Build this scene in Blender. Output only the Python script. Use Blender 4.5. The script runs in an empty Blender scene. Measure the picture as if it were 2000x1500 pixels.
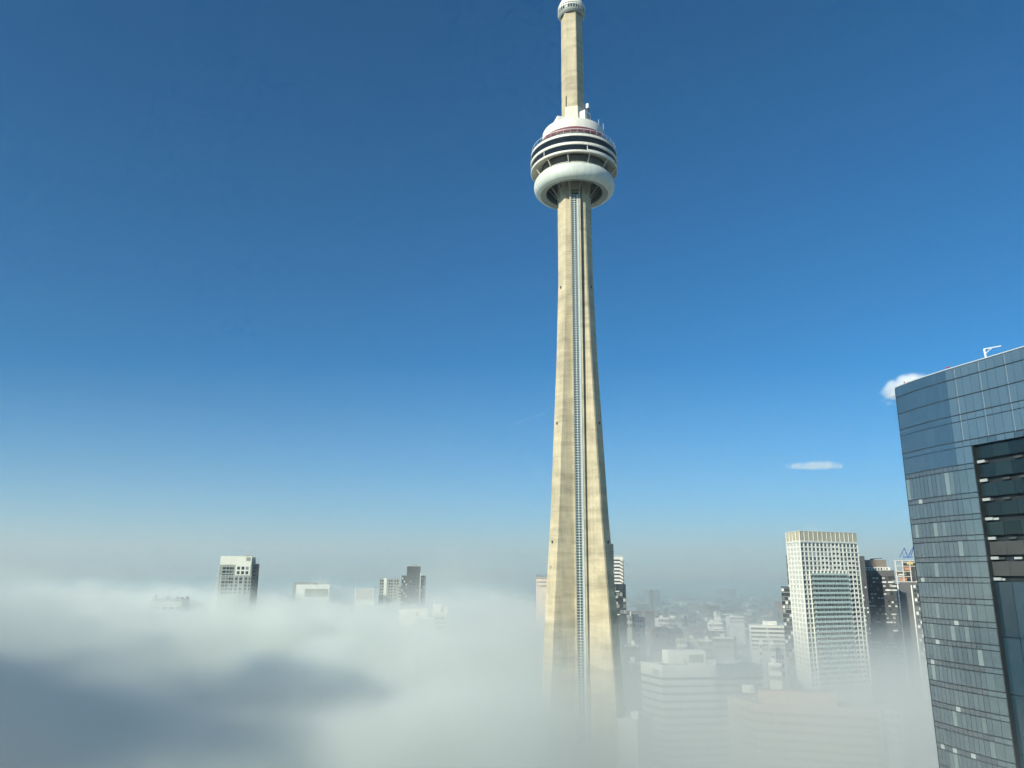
import bpy, bmesh, math, random
from mathutils import Matrix, Vector
random.seed(7)
sc = bpy.context.scene
COL = sc.collection

# ------------------------------------------------------------------ camera
CAM_H = 114.0
PITCH, ROLL, FPX = math.radians(13.95), math.radians(0.33), 1502.0
cd = bpy.data.cameras.new('camera'); cam = bpy.data.objects.new('camera', cd); COL.objects.link(cam); sc.camera = cam
cd.sensor_width = 36; cd.lens = 36 * FPX / 2000; cd.clip_start = 0.5; cd.clip_end = 80000
cam.matrix_world = Matrix.Translation((0, 0, CAM_H)) @ Matrix.Rotation(math.pi / 2 + PITCH, 4, 'X') @ Matrix.Rotation(ROLL, 4, 'Z')

# ------------------------------------------------------------------ sky, sun, exposure
SUN_AZ, SUN_EL = math.radians(-46), math.radians(27)     # azimuth from 'behind the camera', negative = left
SUN = Vector((math.sin(SUN_AZ) * math.cos(SUN_EL), -math.cos(SUN_AZ) * math.cos(SUN_EL), math.sin(SUN_EL)))
world = bpy.data.worlds.new('World'); sc.world = world; world.use_nodes = True
wn = world.node_tree
sky = wn.nodes.new('ShaderNodeTexSky'); sky.sky_type = 'NISHITA'; sky.sun_disc = False
sky.sun_elevation = SUN_EL; sky.sun_rotation = math.atan2(SUN.x, SUN.y)
sky.air_density = 0.85; sky.dust_density = 0.0; sky.ozone_density = 8.0; sky.altitude = 100
wn.nodes['Background'].inputs[1].default_value = 0.094
tint = wn.nodes.new('ShaderNodeMix'); tint.data_type = 'RGBA'; tint.blend_type = 'MULTIPLY'; tint.inputs[0].default_value = 1.0
tint.inputs[7].default_value = (0.34, 0.94, 1.0, 1)          # the cool cast of the whole photograph's sky
wn.links.new(sky.outputs[0], tint.inputs[6]); wn.links.new(tint.outputs[2], wn.nodes['Background'].inputs[0])
ld = bpy.data.lights.new('sun', 'SUN'); ld.energy = 5.0; ld.angle = math.radians(0.9); ld.color = (1.0, 0.95, 0.78)
sun = bpy.data.objects.new('sun', ld); COL.objects.link(sun); sun.rotation_euler = SUN.to_track_quat('Z', 'Y').to_euler()
vs = sc.view_settings
vs.view_transform = 'Standard'; vs.look = 'None'; vs.gamma = 1.0; vs.exposure = 0.25
cy = sc.cycles
cy.use_denoising = True; cy.use_adaptive_sampling = True; cy.adaptive_threshold = 0.03; cy.adaptive_min_samples = 12
cy.max_bounces = 10; cy.diffuse_bounces = 2; cy.glossy_bounces = 3; cy.transmission_bounces = 4; cy.volume_bounces = 9
cy.volume_step_rate = 4.0; cy.volume_max_steps = 128
cy.sample_clamp_indirect = 8.0

# ------------------------------------------------------------------ pixel -> place helpers
_fw = Vector((0, math.cos(PITCH), math.sin(PITCH))); _u0 = Vector((0, -math.sin(PITCH), math.cos(PITCH))); _r0 = Vector((1, 0, 0))
_up = _u0 * math.cos(ROLL) - _r0 * math.sin(ROLL); _rt = _r0 * math.cos(ROLL) + _u0 * math.sin(ROLL)
def ray(px, py): return _fw * FPX + _rt * (px - 1000) - _up * (py - 750)
def at_y(px, py, Y):
    d = ray(px, py); return Vector((0, 0, CAM_H)) + d * (Y / d.y)
def at_z(px, py, z):
    d = ray(px, py); return Vector((0, 0, CAM_H)) + d * ((z - CAM_H) / d.z)

# ------------------------------------------------------------------ materials
MATS = {}
def nd(nt, t, **kw):
    n = nt.nodes.new(t)
    for k, v in kw.items(): setattr(n, k, v)
    return n
def mat(name, col, rough=0.7, var=0.12, scale=0.35, stretch=(1, 1, 1), metal=0.0, ior=1.45, bump=0.0, rand=0.0, col2=None):
    """procedural principled material: noise mottling, optional per-object variation and bump"""
    if name in MATS: return MATS[name]
    m = bpy.data.materials.new(name); m.use_nodes = True; nt = m.node_tree; b = nt.nodes['Principled BSDF']
    tc = nd(nt, 'ShaderNodeNewGeometry'); mp = nd(nt, 'ShaderNodeVectorMath', operation='MULTIPLY')
    nt.links.new(tc.outputs['Position'], mp.inputs[0]); mp.inputs[1].default_value = [scale * s for s in stretch]
    ns = nd(nt, 'ShaderNodeTexNoise'); ns.inputs['Scale'].default_value = 1; ns.inputs['Detail'].default_value = 4
    nt.links.new(mp.outputs[0], ns.inputs['Vector'])
    r = nd(nt, 'ShaderNodeMapRange'); r.inputs[1].default_value = 0.25; r.inputs[2].default_value = 0.75
    nt.links.new(ns.outputs[0], r.inputs[0])
    mx = nd(nt, 'ShaderNodeMix', data_type='RGBA')
    a = [c * (1 - var) for c in col]; c2 = [min(1, c * (1 + var)) for c in (col2 or col)]
    mx.inputs[6].default_value = (*a, 1); mx.inputs[7].default_value = (*c2, 1)
    nt.links.new(r.outputs[0], mx.inputs[0]); out = mx.outputs[2]
    if rand:
        oi = nd(nt, 'ShaderNodeObjectInfo'); mr = nd(nt, 'ShaderNodeMapRange'); mr.inputs[3].default_value = 1 - rand; mr.inputs[4].default_value = 1 + rand
        nt.links.new(oi.outputs['Random'], mr.inputs[0])
        hv = nd(nt, 'ShaderNodeVectorMath', operation='SCALE'); nt.links.new(out, hv.inputs[0]); nt.links.new(mr.outputs[0], hv.inputs['Scale']); out = hv.outputs[0]
    nt.links.new(out, b.inputs['Base Color'])
    b.inputs['Roughness'].default_value = rough; b.inputs['Metallic'].default_value = metal; b.inputs['IOR'].default_value = ior
    if bump:
        bp = nd(nt, 'ShaderNodeBump'); bp.inputs['Strength'].default_value = bump; nt.links.new(ns.outputs[0], bp.inputs['Height']); nt.links.new(bp.outputs[0], b.inputs['Normal'])
    MATS[name] = m; return m

def concrete_mat(name, col, pour=3.0):
    """slip-formed concrete: pour lifts, form-board streaks, stains"""
    m = bpy.data.materials.new(name); m.use_nodes = True; nt = m.node_tree; b = nt.nodes['Principled BSDF']
    g = nd(nt, 'ShaderNodeNewGeometry'); sp = nd(nt, 'ShaderNodeSeparateXYZ'); nt.links.new(g.outputs['Position'], sp.inputs[0])
    def noise(sx, sz, det):
        v = nd(nt, 'ShaderNodeVectorMath', operation='MULTIPLY'); nt.links.new(g.outputs['Position'], v.inputs[0]); v.inputs[1].default_value = (sx, sx, sz)
        n = nd(nt, 'ShaderNodeTexNoise'); n.inputs['Scale'].default_value = 1; n.inputs['Detail'].default_value = det; nt.links.new(v.outputs[0], n.inputs['Vector']); return n.outputs[0]
    def mth(op, a, c):
        n = nd(nt, 'ShaderNodeMath', operation=op)
        for i, q in enumerate((a, c)):
            if isinstance(q, (int, float)): n.inputs[i].default_value = q
            else: nt.links.new(q, n.inputs[i])
        return n.outputs[0]
    lift = noise(0.05, 1.0 / pour, 3); streak = noise(1.1, 0.02, 3); blot = noise(0.14, 0.09, 4); fine = noise(0.5, 2.2, 2)
    fr = mth('FRACT', mth('DIVIDE', sp.outputs[2], pour * 2.3), 0)
    joint = mth('LESS_THAN', fr, 0.035)
    s = mth('ADD', mth('MULTIPLY', lift, 0.36), mth('ADD', mth('MULTIPLY', streak, 0.22), mth('ADD', mth('MULTIPLY', blot, 0.28), mth('MULTIPLY', fine, 0.14))))
    r = nd(nt, 'ShaderNodeMapRange'); r.inputs[1].default_value = 0.38; r.inputs[2].default_value = 0.6; r.inputs[3].default_value = 0.70; r.inputs[4].default_value = 1.16
    nt.links.new(s, r.inputs[0])
    u = mth('ADD', sp.outputs[0], mth('MULTIPLY', sp.outputs[1], 0.45))
    warp = noise(0.05, 0.02, 2)
    def cell(w, h, o):
        cx = mth('FLOOR', mth('ADD', mth('DIVIDE', u, w), o), 0); cz_ = mth('FLOOR', mth('ADD', mth('DIVIDE', sp.outputs[2], h), mth('MULTIPLY', warp, 0.4)), 0)
        cb = nd(nt, 'ShaderNodeCombineXYZ'); nt.links.new(cx, cb.inputs[0]); nt.links.new(cz_, cb.inputs[1]); cb.inputs[2].default_value = o
        wn_ = nd(nt, 'ShaderNodeTexWhiteNoise'); nt.links.new(cb.outputs[0], wn_.inputs['Vector']); return wn_.outputs['Value']
    patch = mth('ADD', mth('MULTIPLY', mth('SUBTRACT', cell(3.1, 6.2, .37), 0.5), 0.13), mth('MULTIPLY', mth('SUBTRACT', cell(9.0, 2.05, .11), 0.5), 0.10))
    f = mth('ADD', mth('SUBTRACT', r.outputs[0], mth('MULTIPLY', joint, 0.09)), patch)
    sc_ = nd(nt, 'ShaderNodeVectorMath', operation='SCALE'); sc_.inputs[0].default_value = col; nt.links.new(f, sc_.inputs['Scale'])
    nt.links.new(sc_.outputs[0], b.inputs['Base Color']); b.inputs['Roughness'].default_value = 0.85
    MATS[name] = m; return m

def glass_mat(name, col, f0_ior=2.4, rough=0.05, rand=0.35, pale=(0.30, 0.36, 0.36), pale_amount=0.0):
    """coated curtain-wall glass over a dark room; some panes have pale blinds behind them"""
    if name in MATS: return MATS[name]
    m = bpy.data.materials.new(name); m.use_nodes = True; nt = m.node_tree; b = nt.nodes['Principled BSDF']
    oi = nd(nt, 'ShaderNodeObjectInfo'); mr = nd(nt, 'ShaderNodeMapRange'); mr.inputs[3].default_value = 1 - rand; mr.inputs[4].default_value = 1 + rand
    nt.links.new(oi.outputs['Random'], mr.inputs[0])
    hv = nd(nt, 'ShaderNodeVectorMath', operation='SCALE'); hv.inputs[0].default_value = col; nt.links.new(mr.outputs[0], hv.inputs['Scale'])
    out = hv.outputs[0]
    if pale_amount:
        m7 = nd(nt, 'ShaderNodeMath', operation='MULTIPLY'); m7.inputs[1].default_value = 37.7; nt.links.new(oi.outputs['Random'], m7.inputs[0])
        fr = nd(nt, 'ShaderNodeMath', operation='FRACT'); nt.links.new(m7.outputs[0], fr.inputs[0])
        pw = nd(nt, 'ShaderNodeMapRange'); pw.inputs[1].default_value = 1 - pale_amount; pw.inputs[2].default_value = 1.0; nt.links.new(fr.outputs[0], pw.inputs[0])
        mx = nd(nt, 'ShaderNodeMix', data_type='RGBA'); nt.links.new(pw.outputs[0], mx.inputs[0]); nt.links.new(out, mx.inputs[6]); mx.inputs[7].default_value = (*pale, 1); out = mx.outputs[2]
    nt.links.new(out, b.inputs['Base Color'])
    b.inputs['Roughness'].default_value = rough; b.inputs['IOR'].default_value = f0_ior
    g = nd(nt, 'ShaderNodeNewGeometry'); n = nd(nt, 'ShaderNodeTexNoise'); n.inputs['Scale'].default_value = 0.35; nt.links.new(g.outputs['Position'], n.inputs['Vector'])
    bp = nd(nt, 'ShaderNodeBump'); bp.inputs['Strength'].default_value = 0.06; bp.inputs['Distance'].default_value = 0.4; nt.links.new(n.outputs[0], bp.inputs['Height']); nt.links.new(bp.outputs[0], b.inputs['Normal'])
    MATS[name] = m; return m

CONC = concrete_mat('tower_concrete', (0.475, 0.418, 0.284))
WHITE = mat('white_cladding', (0.80, 0.79, 0.72), 0.45, 0.05, 0.25, (1, 1, 0.15))
RADOME = mat('radome_fabric', (0.70, 0.76, 0.70), 0.5, 0.03, 0.1)
def clad_mat(name, col, seams):
    m = mat(name, col, 0.5, 0.05, 0.2, (1, 1, 0.2)); nt = m.node_tree; b = nt.nodes['Principled BSDF']; src = b.inputs['Base Color'].links[0].from_socket
    tc = nd(nt, 'ShaderNodeTexCoord'); sp = nd(nt, 'ShaderNodeSeparateXYZ'); nt.links.new(tc.outputs['Object'], sp.inputs[0])
    def mth(op, a, c):
        n = nd(nt, 'ShaderNodeMath', operation=op)
        for i, q in enumerate((a, c)):
            if isinstance(q, (int, float)): n.inputs[i].default_value = q
            else: nt.links.new(q, n.inputs[i])
        return n.outputs[0]
    ang = mth('MULTIPLY', mth('ARCTAN2', sp.outputs[0], sp.outputs[1]), seams / (2 * math.pi)); fr = mth('FRACT', mth('ADD', ang, 500.0), 0)
    seam = mth('LESS_THAN', fr, 0.05)
    cb = nd(nt, 'ShaderNodeCombineXYZ'); nt.links.new(mth('MULTIPLY', ang, 1.7), cb.inputs[0]); nt.links.new(mth('MULTIPLY', sp.outputs[2], 0.12), cb.inputs[1])
    ns = nd(nt, 'ShaderNodeTexNoise'); ns.inputs['Scale'].default_value = 1.0; ns.inputs['Detail'].default_value = 4; nt.links.new(cb.outputs[0], ns.inputs['Vector'])
    k = mth('SUBTRACT', mth('ADD', mth('MULTIPLY', ns.outputs[0], 0.30), 0.84), mth('MULTIPLY', seam, 0.13))
    sc_ = nd(nt, 'ShaderNodeVectorMath', operation='SCALE'); nt.links.new(src, sc_.inputs[0]); nt.links.new(k, sc_.inputs['Scale']); nt.links.new(sc_.outputs[0], b.inputs['Base Color']); return m
PODW = clad_mat('pod_white_cladding', (0.74, 0.73, 0.65), 48)
RADC = clad_mat('radome_panels', (0.60, 0.65, 0.59), 36)
GREYP = mat('grey_panel', (0.34, 0.36, 0.33), 0.6, 0.12, 0.6)
DGREY = mat('dark_grey_paint', (0.10, 0.11, 0.11), 0.6, 0.2, 0.5)
RED = mat('red_band_paint', (0.17, 0.06, 0.08), 0.5, 0.15, 0.3)
PODGL = glass_mat('pod_glass', (0.010, 0.014, 0.020), 1.32, 0.1)
STEEL = mat('white_steel', (0.75, 0.76, 0.74), 0.4, 0.06, 1.0)
DSTEEL = mat('dark_steel', (0.05, 0.055, 0.06), 0.5, 0.15, 1.0)
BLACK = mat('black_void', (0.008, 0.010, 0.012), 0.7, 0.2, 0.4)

# ------------------------------------------------------------------ mesh helpers
def link(o, parent=None):
    COL.objects.link(o)
    if parent is not None: o.parent = parent
    return o
def tag(o, label=None, cat=None, group=None, kind=None):
    for k, v in (('label', label), ('category', cat), ('group', group), ('kind', kind)):
        if v: o[k] = v
    return o
def empty(name, loc, rz=0.0):
    o = bpy.data.objects.new(name, None); o.location = loc; o.rotation_euler = (0, 0, rz); o.empty_display_size = 2; return link(o)
def mesh_obj(name, verts, faces, m, parent=None, smooth=False):
    me = bpy.data.meshes.new(name); me.from_pydata(verts, [], faces); me.materials.append(m)
    if smooth:
        for p in me.polygons: p.use_smooth = True
    me.update(); return link(bpy.data.objects.new(name, me), parent)
CUBES = {}
CV = [(x, y, z) for z in (-.5, .5) for y in (-.5, .5) for x in (-.5, .5)]
CF = [(0, 2, 3, 1), (4, 5, 7, 6), (0, 1, 5, 4), (2, 6, 7, 3), (0, 4, 6, 2), (1, 3, 7, 5)]
def cube_mesh(m):
    if m.name not in CUBES:
        me = bpy.data.meshes.new('unit_' + m.name); me.from_pydata(CV, [], CF); me.materials.append(m); CUBES[m.name] = me
    return CUBES[m.name]
def piece(name, m, c, s, parent=None, M=None, rot=None):
    """one box-shaped piece (shared mesh): centre c, size s, in the frame M of the parent"""
    o = bpy.data.objects.new(name, cube_mesh(m)); link(o, parent)
    T = Matrix.Translation(c)
    if rot is not None: T = T @ rot
    T = T @ Matrix.Diagonal((*s, 1))
    o.matrix_basis = (M @ T) if M is not None else T
    return o
def sub(child, part):
    """make a piece that was placed in the thing's frame a sub-part of one of its parts"""
    child.parent = part; child.matrix_parent_inverse = part.matrix_basis.inverted(); return child
def boxes(name, m, lst, parent=None, kind=None):
    """many small boxes joined into one part; each (centre, size) or (centre, size, rotation matrix)"""
    V, F = [], []
    for b in lst:
        c, s = Vector(b[0]), b[1]; R = b[2] if len(b) > 2 else None; k = len(V)
        for v in CV:
            q = Vector((v[0] * s[0], v[1] * s[1], v[2] * s[2]))
            if R is not None: q = R @ q
            V.append(c + q)
        F += [tuple(i + k for i in f) for f in CF]
    o = mesh_obj(name, V, F, m, parent)
    if kind: o['kind'] = kind
    return o
def bar(a, b, w, w2=None):
    """(centre, size, rotation) of a bar from a to b"""
    a, b = Vector(a), Vector(b); d = b - a
    return ((a + b) / 2, (w, w2 or w, d.length), d.to_track_quat('Z', 'Y').to_matrix())
def lathe(name, prof, m, parent=None, n=96, smooth=True, a0=0.0, a1=2 * math.pi, closed=False, sharp=None):
    full = abs(a1 - a0 - 2 * math.pi) < 1e-6; cols = n if full else n + 1; V, F = [], []
    for i in range(cols):
        a = a0 + (a1 - a0) * i / n
        for r, z in prof: V.append((r * math.sin(a), -r * math.cos(a), z))
    k = len(prof)
    for i in range(n):
        j = (i + 1) % cols
        for q in range(k if closed else k - 1):
            F.append((i * k + q, j * k + q, j * k + (q + 1) % k, i * k + (q + 1) % k))
    o = mesh_obj(name, V, F, m, parent, smooth)
    if smooth:
        me = o.data
        try: me.set_sharp_from_angle(angle=math.radians(sharp or 30))
        except Exception: pass
    return o
def prism(name, pts, z0, z1, m, parent=None):
    n = len(pts); V = [(p[0], p[1], z0) for p in pts] + [(p[0], p[1], z1) for p in pts]
    F = [tuple(range(n))[::-1], tuple(range(n, 2 * n))] + [(i, (i + 1) % n, n + (i + 1) % n, n + i) for i in range(n)]
    return mesh_obj(name, V, F, m, parent)
def frame(p0, p1):
    """wall frame: x along the wall from p0 to p1, y outwards (to the left of travel reversed), z up"""
    p0, p1 = Vector((p0[0], p0[1], 0)), Vector((p1[0], p1[1], 0)); x = (p1 - p0).normalized(); y = Vector((x.y, -x.x, 0))
    M = Matrix(((x.x, y.x, 0, p0.x), (x.y, y.y, 0, p0.y), (0, 0, 1, 0), (0, 0, 0, 1))); return M, (p1 - p0).length

# ================================================================== ground and far city
def ground():
    n, R = 96, 13500.0
    V = [(0, 0, 0)] + [(R * math.sin(2 * math.pi * i / n), R * math.cos(2 * math.pi * i / n), 0) for i in range(n)]
    F = [(0, i + 1, (i + 1) % n + 1) for i in range(n)]
    m = mat('city_ground', (0.07, 0.075, 0.07), 0.9, 0.5, 0.02, col2=(0.13, 0.13, 0.12))
    o = mesh_obj('ground', V, F, m); o['kind'] = 'structure'
ground()
ROAD = mat('asphalt', (0.05, 0.05, 0.052), 0.9, 0.2, 0.1)
for i, (x0, y0, x1, y1, w) in enumerate(((150, 560, 900, 3200, 22), (60, 700, 1500, 980, 18), (40, 1300, 1800, 1650, 18), (-200, 480, 420, 560, 20))):
    a, b = Vector((x0, y0)), Vector((x1, y1)); d = (b - a).normalized(); q = Vector((-d.y, d.x)) * w / 2; z = 0.006 + 0.004 * i
    o = mesh_obj('road', [(*(a - q), z), (*(b - q), z), (*(b + q), z), (*(a + q), z)], [(0, 1, 2, 3)], ROAD); o['kind'] = 'structure'

def far_city():
    rnd = random.Random(3)
    mats = [mat('low_roof_grey', (0.20, 0.20, 0.20), 0.8, 0.3, 0.02), mat('low_brick', (0.20, 0.13, 0.10), 0.85, 0.25, 0.05), mat('low_pale', (0.55, 0.55, 0.52), 0.7, 0.15, 0.05)]
    L = [[], [], []]
    for i in range(2600):
        y = 720 * (7500 / 720) ** rnd.random(); a = rnd.uniform(0.03, 0.62); x = a * y + rnd.uniform(-30, 30)
        s = rnd.uniform(8, 26) * (1 + y / 5000); h = rnd.choice((7, 8, 9, 10, 12, 14, 18)) * rnd.uniform(.8, 1.2)
        if y > 1500 and rnd.random() < 0.03: h *= rnd.uniform(2, 4)
        k = rnd.choices((0, 1, 2), (5, 4, 2))[0]
        L[k].append(((x, y, h / 2), (s, s * rnd.uniform(.6, 1.6), h), Matrix.Rotation(0.29 + rnd.choice((0, 1.57)), 3, 'Z')))
    root = empty('low_rise_district', (0, 0, 0)); tag(root, 'grey mass of distant low roofs and houses fading into haze', 'district', kind='stuff')
    for k, nm in enumerate(('grey_roof_houses', 'brick_houses', 'pale_houses')): boxes(nm, mats[k], L[k], root, 'stuff')
    # bare and evergreen street trees between the roofs
    V, F = [], []
    for i in range(2200):
        y = 750 * (6000 / 750) ** rnd.random(); x = rnd.uniform(0.03, 0.62) * y; r = rnd.uniform(3.5, 7); h = rnd.uniform(8, 15); k = len(V); m = 6
        for zz, rr in ((h * .3, .35), (h * .55, 1.0), (h * .8, .75)):
            for q in range(m):
                a = q * 2 * math.pi / m + rnd.random() * .5; j = rnd.uniform(.7, 1.2)
                V.append((x + r * rr * j * math.cos(a), y + r * rr * j * math.sin(a), zz * rnd.uniform(.9, 1.1)))
        V.append((x, y, h)); V.append((x, y, 0))
        for s in range(2):
            for q in range(m): F.append((k + s * m + q, k + s * m + (q + 1) % m, k + (s + 1) * m + (q + 1) % m, k + (s + 1) * m + q))
        for q in range(m):
            F.append((k + 2 * m + q, k + 2 * m + (q + 1) % m, k + 3 * m)); F.append((k + (q + 1) % m, k + q, k + 3 * m + 1))
    o = mesh_obj('treetops', V, F, mat('tree_grey_green', (0.05, 0.06, 0.04), 0.9, 0.3, 0.03)); tag(o, 'dark blur of far street trees among the low roofs', 'trees', kind='stuff')
far_city()

# ================================================================== the concrete communications tower
TX, TY = 34.5, 395.0
def tower():
    root = empty('observation_tower', (TX, TY, 0))
    tag(root, 'tall tapering concrete tower with a ringed observation pod, rising out of the fog', 'tower')
    G0 = math.radians(-3)             # direction of the front elevator groove, measured from 'towards the camera', + = right
    def pol(a, r, t=0.0):             # point at radius r along direction a, shifted t sideways (to the right seen from outside)
        d = Vector((math.sin(a), -math.cos(a))); s = Vector((math.cos(a), math.sin(a))); v = d * r + s * t; return (v.x, v.y)
    zs = [0, 20, 41.5, 74.5, 100, 145, 198, 226, 267, 316, 334]
    Rs = [24.2, 22.8, 21.3, 19.3, 17.7, 14.6, 12.0, 10.6, 9.2, 8.5, 8.5]
    # three legs: the loft of a three-armed section
    def section(R):
        k = max(0.0, (R - 8.5) / 16.0)
        c = 7.3 + 2.4 * k; hw = 3.0 + 1.2 * k; pts = []
        for j in range(3):
            a = G0 + math.radians(60 + 120 * j)          # leg direction
            g = G0 + math.radians(120 * j)               # groove before the leg
            # groove (recess) then the flank to the leg, chamfer, end face, chamfer, flank back
            pts.append(pol(g, c - .6, 3.0)); pts.append(pol(g, c - .6, 3.9)); pts.append(pol(g, c, 3.9))
            pts.append(pol(a, R - .45, -hw - .75)); pts.append(pol(a, R, -hw)); pts.append(pol(a, R, hw)); pts.append(pol(a, R - .45, hw + .75))
            pts.append(pol(g + math.radians(120), c, -3.0)); pts.append(pol(g + math.radians(120), c - .6, -3.0))
        return pts
    def interp(z):
        for i in range(len(zs) - 1):
            if z <= zs[i + 1]: return Rs[i] + (Rs[i + 1] - Rs[i]) * (z - zs[i]) / (zs[i + 1] - zs[i])
        return Rs[-1]
    levels = [i * 334 / 60 for i in range(61)]; V, F = [], []
    for z in levels: V += [(x, y, z) for x, y in section(interp(z))]
    n = len(section(9))
    for i in range(len(levels) - 1):
        for q in range(n): F.append((i * n + q, i * n + (q + 1) % n, (i + 1) * n + (q + 1) % n, (i + 1) * n + q))
    shaft = mesh_obj('shaft', V, F, CONC, root)
    # glazed elevator box in each groove
    EGL = glass_mat('elevator_glass', (0.03, 0.05, 0.055), 1.7, 0.1, 0.0)
    EFR = mat('elevator_frame', (0.52, 0.58, 0.55), 0.5, 0.12, 0.8)
    for j in range(3):
        g = G0 + math.radians(120 * j); Mx = Matrix.Rotation(g, 4, 'Z') ; top = 318.0
        M = Mx
        cz = 8.9
        def bx(name, m, x0, x1, y0, y1, z0, z1, par=root): return piece(name, m, ((x0 + x1) / 2, (y0 + y1) / 2, (z0 + z1) / 2), (x1 - x0, y1 - y0, z1 - z0), par, M)
        bx('elevator_wall', CONC, -3.0, -2.15, -cz - .25, -4.5, 0, 330)
        bx('elevator_wall', CONC, 2.15, 2.95, -cz - .25, -4.5, 0, 330)
        bx('elevator_head', CONC, -2.149, 2.149, -cz - .2, -4.5, top + 3.2, 330)
        gl = bx('elevator_glass', EGL, -2.15, 2.15, -cz + .25, -4.5, 0, top + 1.0)
        if True:
            rows = []; z = 2.0
            R3 = Mx.to_3x3()
            def add(c, s): rows.append((R3 @ Vector(c), s, R3))
            while z < top:
                add((0, -cz + .12, z), (4.28, .3, .30)); z += 1.32
            for x, w in ((-2.02, .22), (-0.45, .36), (1.62, .62)):
                add((x, -cz + .16, top / 2), (w, .34, top))
            # pale metal landings behind the right column of panes
            z = 2.66
            while z < top:
                add((1.15, -cz + .24, z), (.55, .1, .75)); z += 1.32
            sub(boxes('elevator_mullions', EFR, rows, root, 'stuff'), gl)
    # small aviation light brackets on the leg ends
    for z in (265, 190, 130):
        R = interp(z)
        for a in (G0 + math.radians(60), G0 - math.radians(60)):
            p = pol(a, R + .25); piece('warning_light', DSTEEL, (p[0], p[1], z), (.7, .7, 1.3), root)
    R = interp(118); p = pol(G0 - math.radians(60), R + 1.3); piece('camera_arm', STEEL, (p[0], p[1], 118.5), (3.0, .5, .5), root, None, Matrix.Rotation(G0 - math.radians(150), 4, 'Z'))
    # ---------------- main pod
    z0 = 322.0
    a = [(19.1 + 3.6 * math.cos(t), 326.6 + 4.7 * math.sin(t)) for t in [math.radians(-92 + i * 7.6) for i in range(31)]]
    lathe('radome', a, RADC, root, 128, sharp=70)
    # underside ring of panels, with dark reveal
    lathe('radome_rim', [(19.25, 321.95), (19.15, 321.75), (18.95, 321.75), (18.85, 322.4)], PODW, root, 96)
    uring = lathe('underside_ring', [(19.0, 322.35), (15.7, 322.75), (15.5, 323.8)], DGREY, root, 96)
    for i in range(36):
        a0, a1 = 2 * math.pi * (i + .03) / 36, 2 * math.pi * (i + .97) / 36
        lathe('underside_panel', [(18.8, 322.15), (15.85, 322.5)], GREYP, uring, 3, False, a0, a1)
    lathe('underside_cone', [(15.6, 323.6), (16.4, 330.6), (9.0, 330.9), (5.5, 331)], mat('pod_underside', (0.05, 0.052, 0.052), 0.7, 0.3, 0.4), root, 64)
    for i in range(12):                                     # sloping support brackets under the pod
        an = 2 * math.pi * (i + .5) / 12 + G0; d = Vector((math.sin(an), -math.cos(an)))
        A, B = Vector((d.x * 7.6, d.y * 7.6, 317.5)), Vector((d.x * 15.6, d.y * 15.6, 328.5))
        c, s, Rm = bar(A, B, 1.0, .55); piece('support_bracket', mat('bracket_concrete', (0.24, 0.23, 0.19), .85, .15, .4), c, s, root, None, Rm.to_4x4())
    # open terrace between radome and ring: floor, inner wall with slats, rail, struts
    lathe('terrace_floor', [(8.6, 331.0), (19.6, 331.0), (19.6, 330.4)], GREYP, root, 96)
    lathe('terrace_wall', [(18.6, 331.2), (18.6, 336.4)], mat('terrace_wall', (0.13, 0.13, 0.115), .7, .2, .5), root, 96)
    rows = []
    for i in range(150):
        an = 2 * math.pi * i / 150; rows.append(((18.75 * math.sin(an), -18.75 * math.cos(an), 333.2), (.22, .12, 3.2), Matrix.Rotation(an, 3, 'Z')))
    boxes('terrace_slats', mat('slat_paint', (0.26, 0.26, 0.23), .6, .1, .5), rows, root, 'stuff')
    lathe('terrace_rail', [(19.9, 331.5), (20.1, 331.5), (20.1, 331.7), (19.9, 331.7)], PODW, root, 96, closed=True)
    BEIGE = mat('pod_soffit', (0.52, 0.49, 0.38), 0.7, 0.1, 0.3)
    lathe('ring_soffit', [(18.4, 337.4), (22.4, 335.6), (24.3, 335.0)], BEIGE, root, 128)
    for i in range(12):
        an = 2 * math.pi * i / 12 + math.radians(17); d = Vector((math.sin(an), -math.cos(an)))
        c, s, Rm = bar((d.x * 19.9, d.y * 19.9, 330.9), (d.x * 23.4, d.y * 23.4, 335.4), .5, .6); piece('strut', BEIGE, c, s, root, None, Rm.to_4x4())
    # stacked rings: white bands and recessed dark glazing
    lathe('lower_band', [(24.3, 335.0), (24.5, 335.3), (24.5, 336.1), (23.6, 336.15)], PODW, root, 128)
    lathe('middle_band', [(23.9, 339.3), (24.7, 339.4), (24.7, 340.8), (23.9, 340.9)], PODW, root, 128)
    lathe('upper_band', [(23.9, 344.5), (24.55, 344.6), (24.4, 346.0), (23.8, 346.1)], PODW, root, 128)
    for za, zb, rr, nm in ((336.1, 339.4, 23.95, 'lower_glazing'), (340.8, 344.6, 24.05, 'upper_glazing')):
        nb = 48
        core = lathe(nm + '_core', [(rr - .8, za), (rr - .4, zb)], BLACK, root, 96)
        for i in range(nb):
            b0, b1 = 2 * math.pi * (i + .012) / nb, 2 * math.pi * (i + .988) / nb
            lathe('window_pane', [(rr - .42, za), (rr + .08, zb)], PODGL, core, 2, False, b0, b1)
    # one opened panel and a bright post, as on the lower ring
    for an, zz in ((math.radians(13), 337.7), (math.radians(-47), 337.7)):
        piece('glazing_post', WHITE, (24.05 * math.sin(an), -24.05 * math.cos(an), zz), (.26, .4, 3.2), root, None, Matrix.Rotation(an, 4, 'Z'))
    a0, a1 = math.radians(13), math.radians(62)
    lathe('raised_sill', [(24.0, 336.1), (24.5, 336.15), (24.5, 336.75), (24.0, 336.8)], WHITE, root, 24, True, a0, a1)
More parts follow.
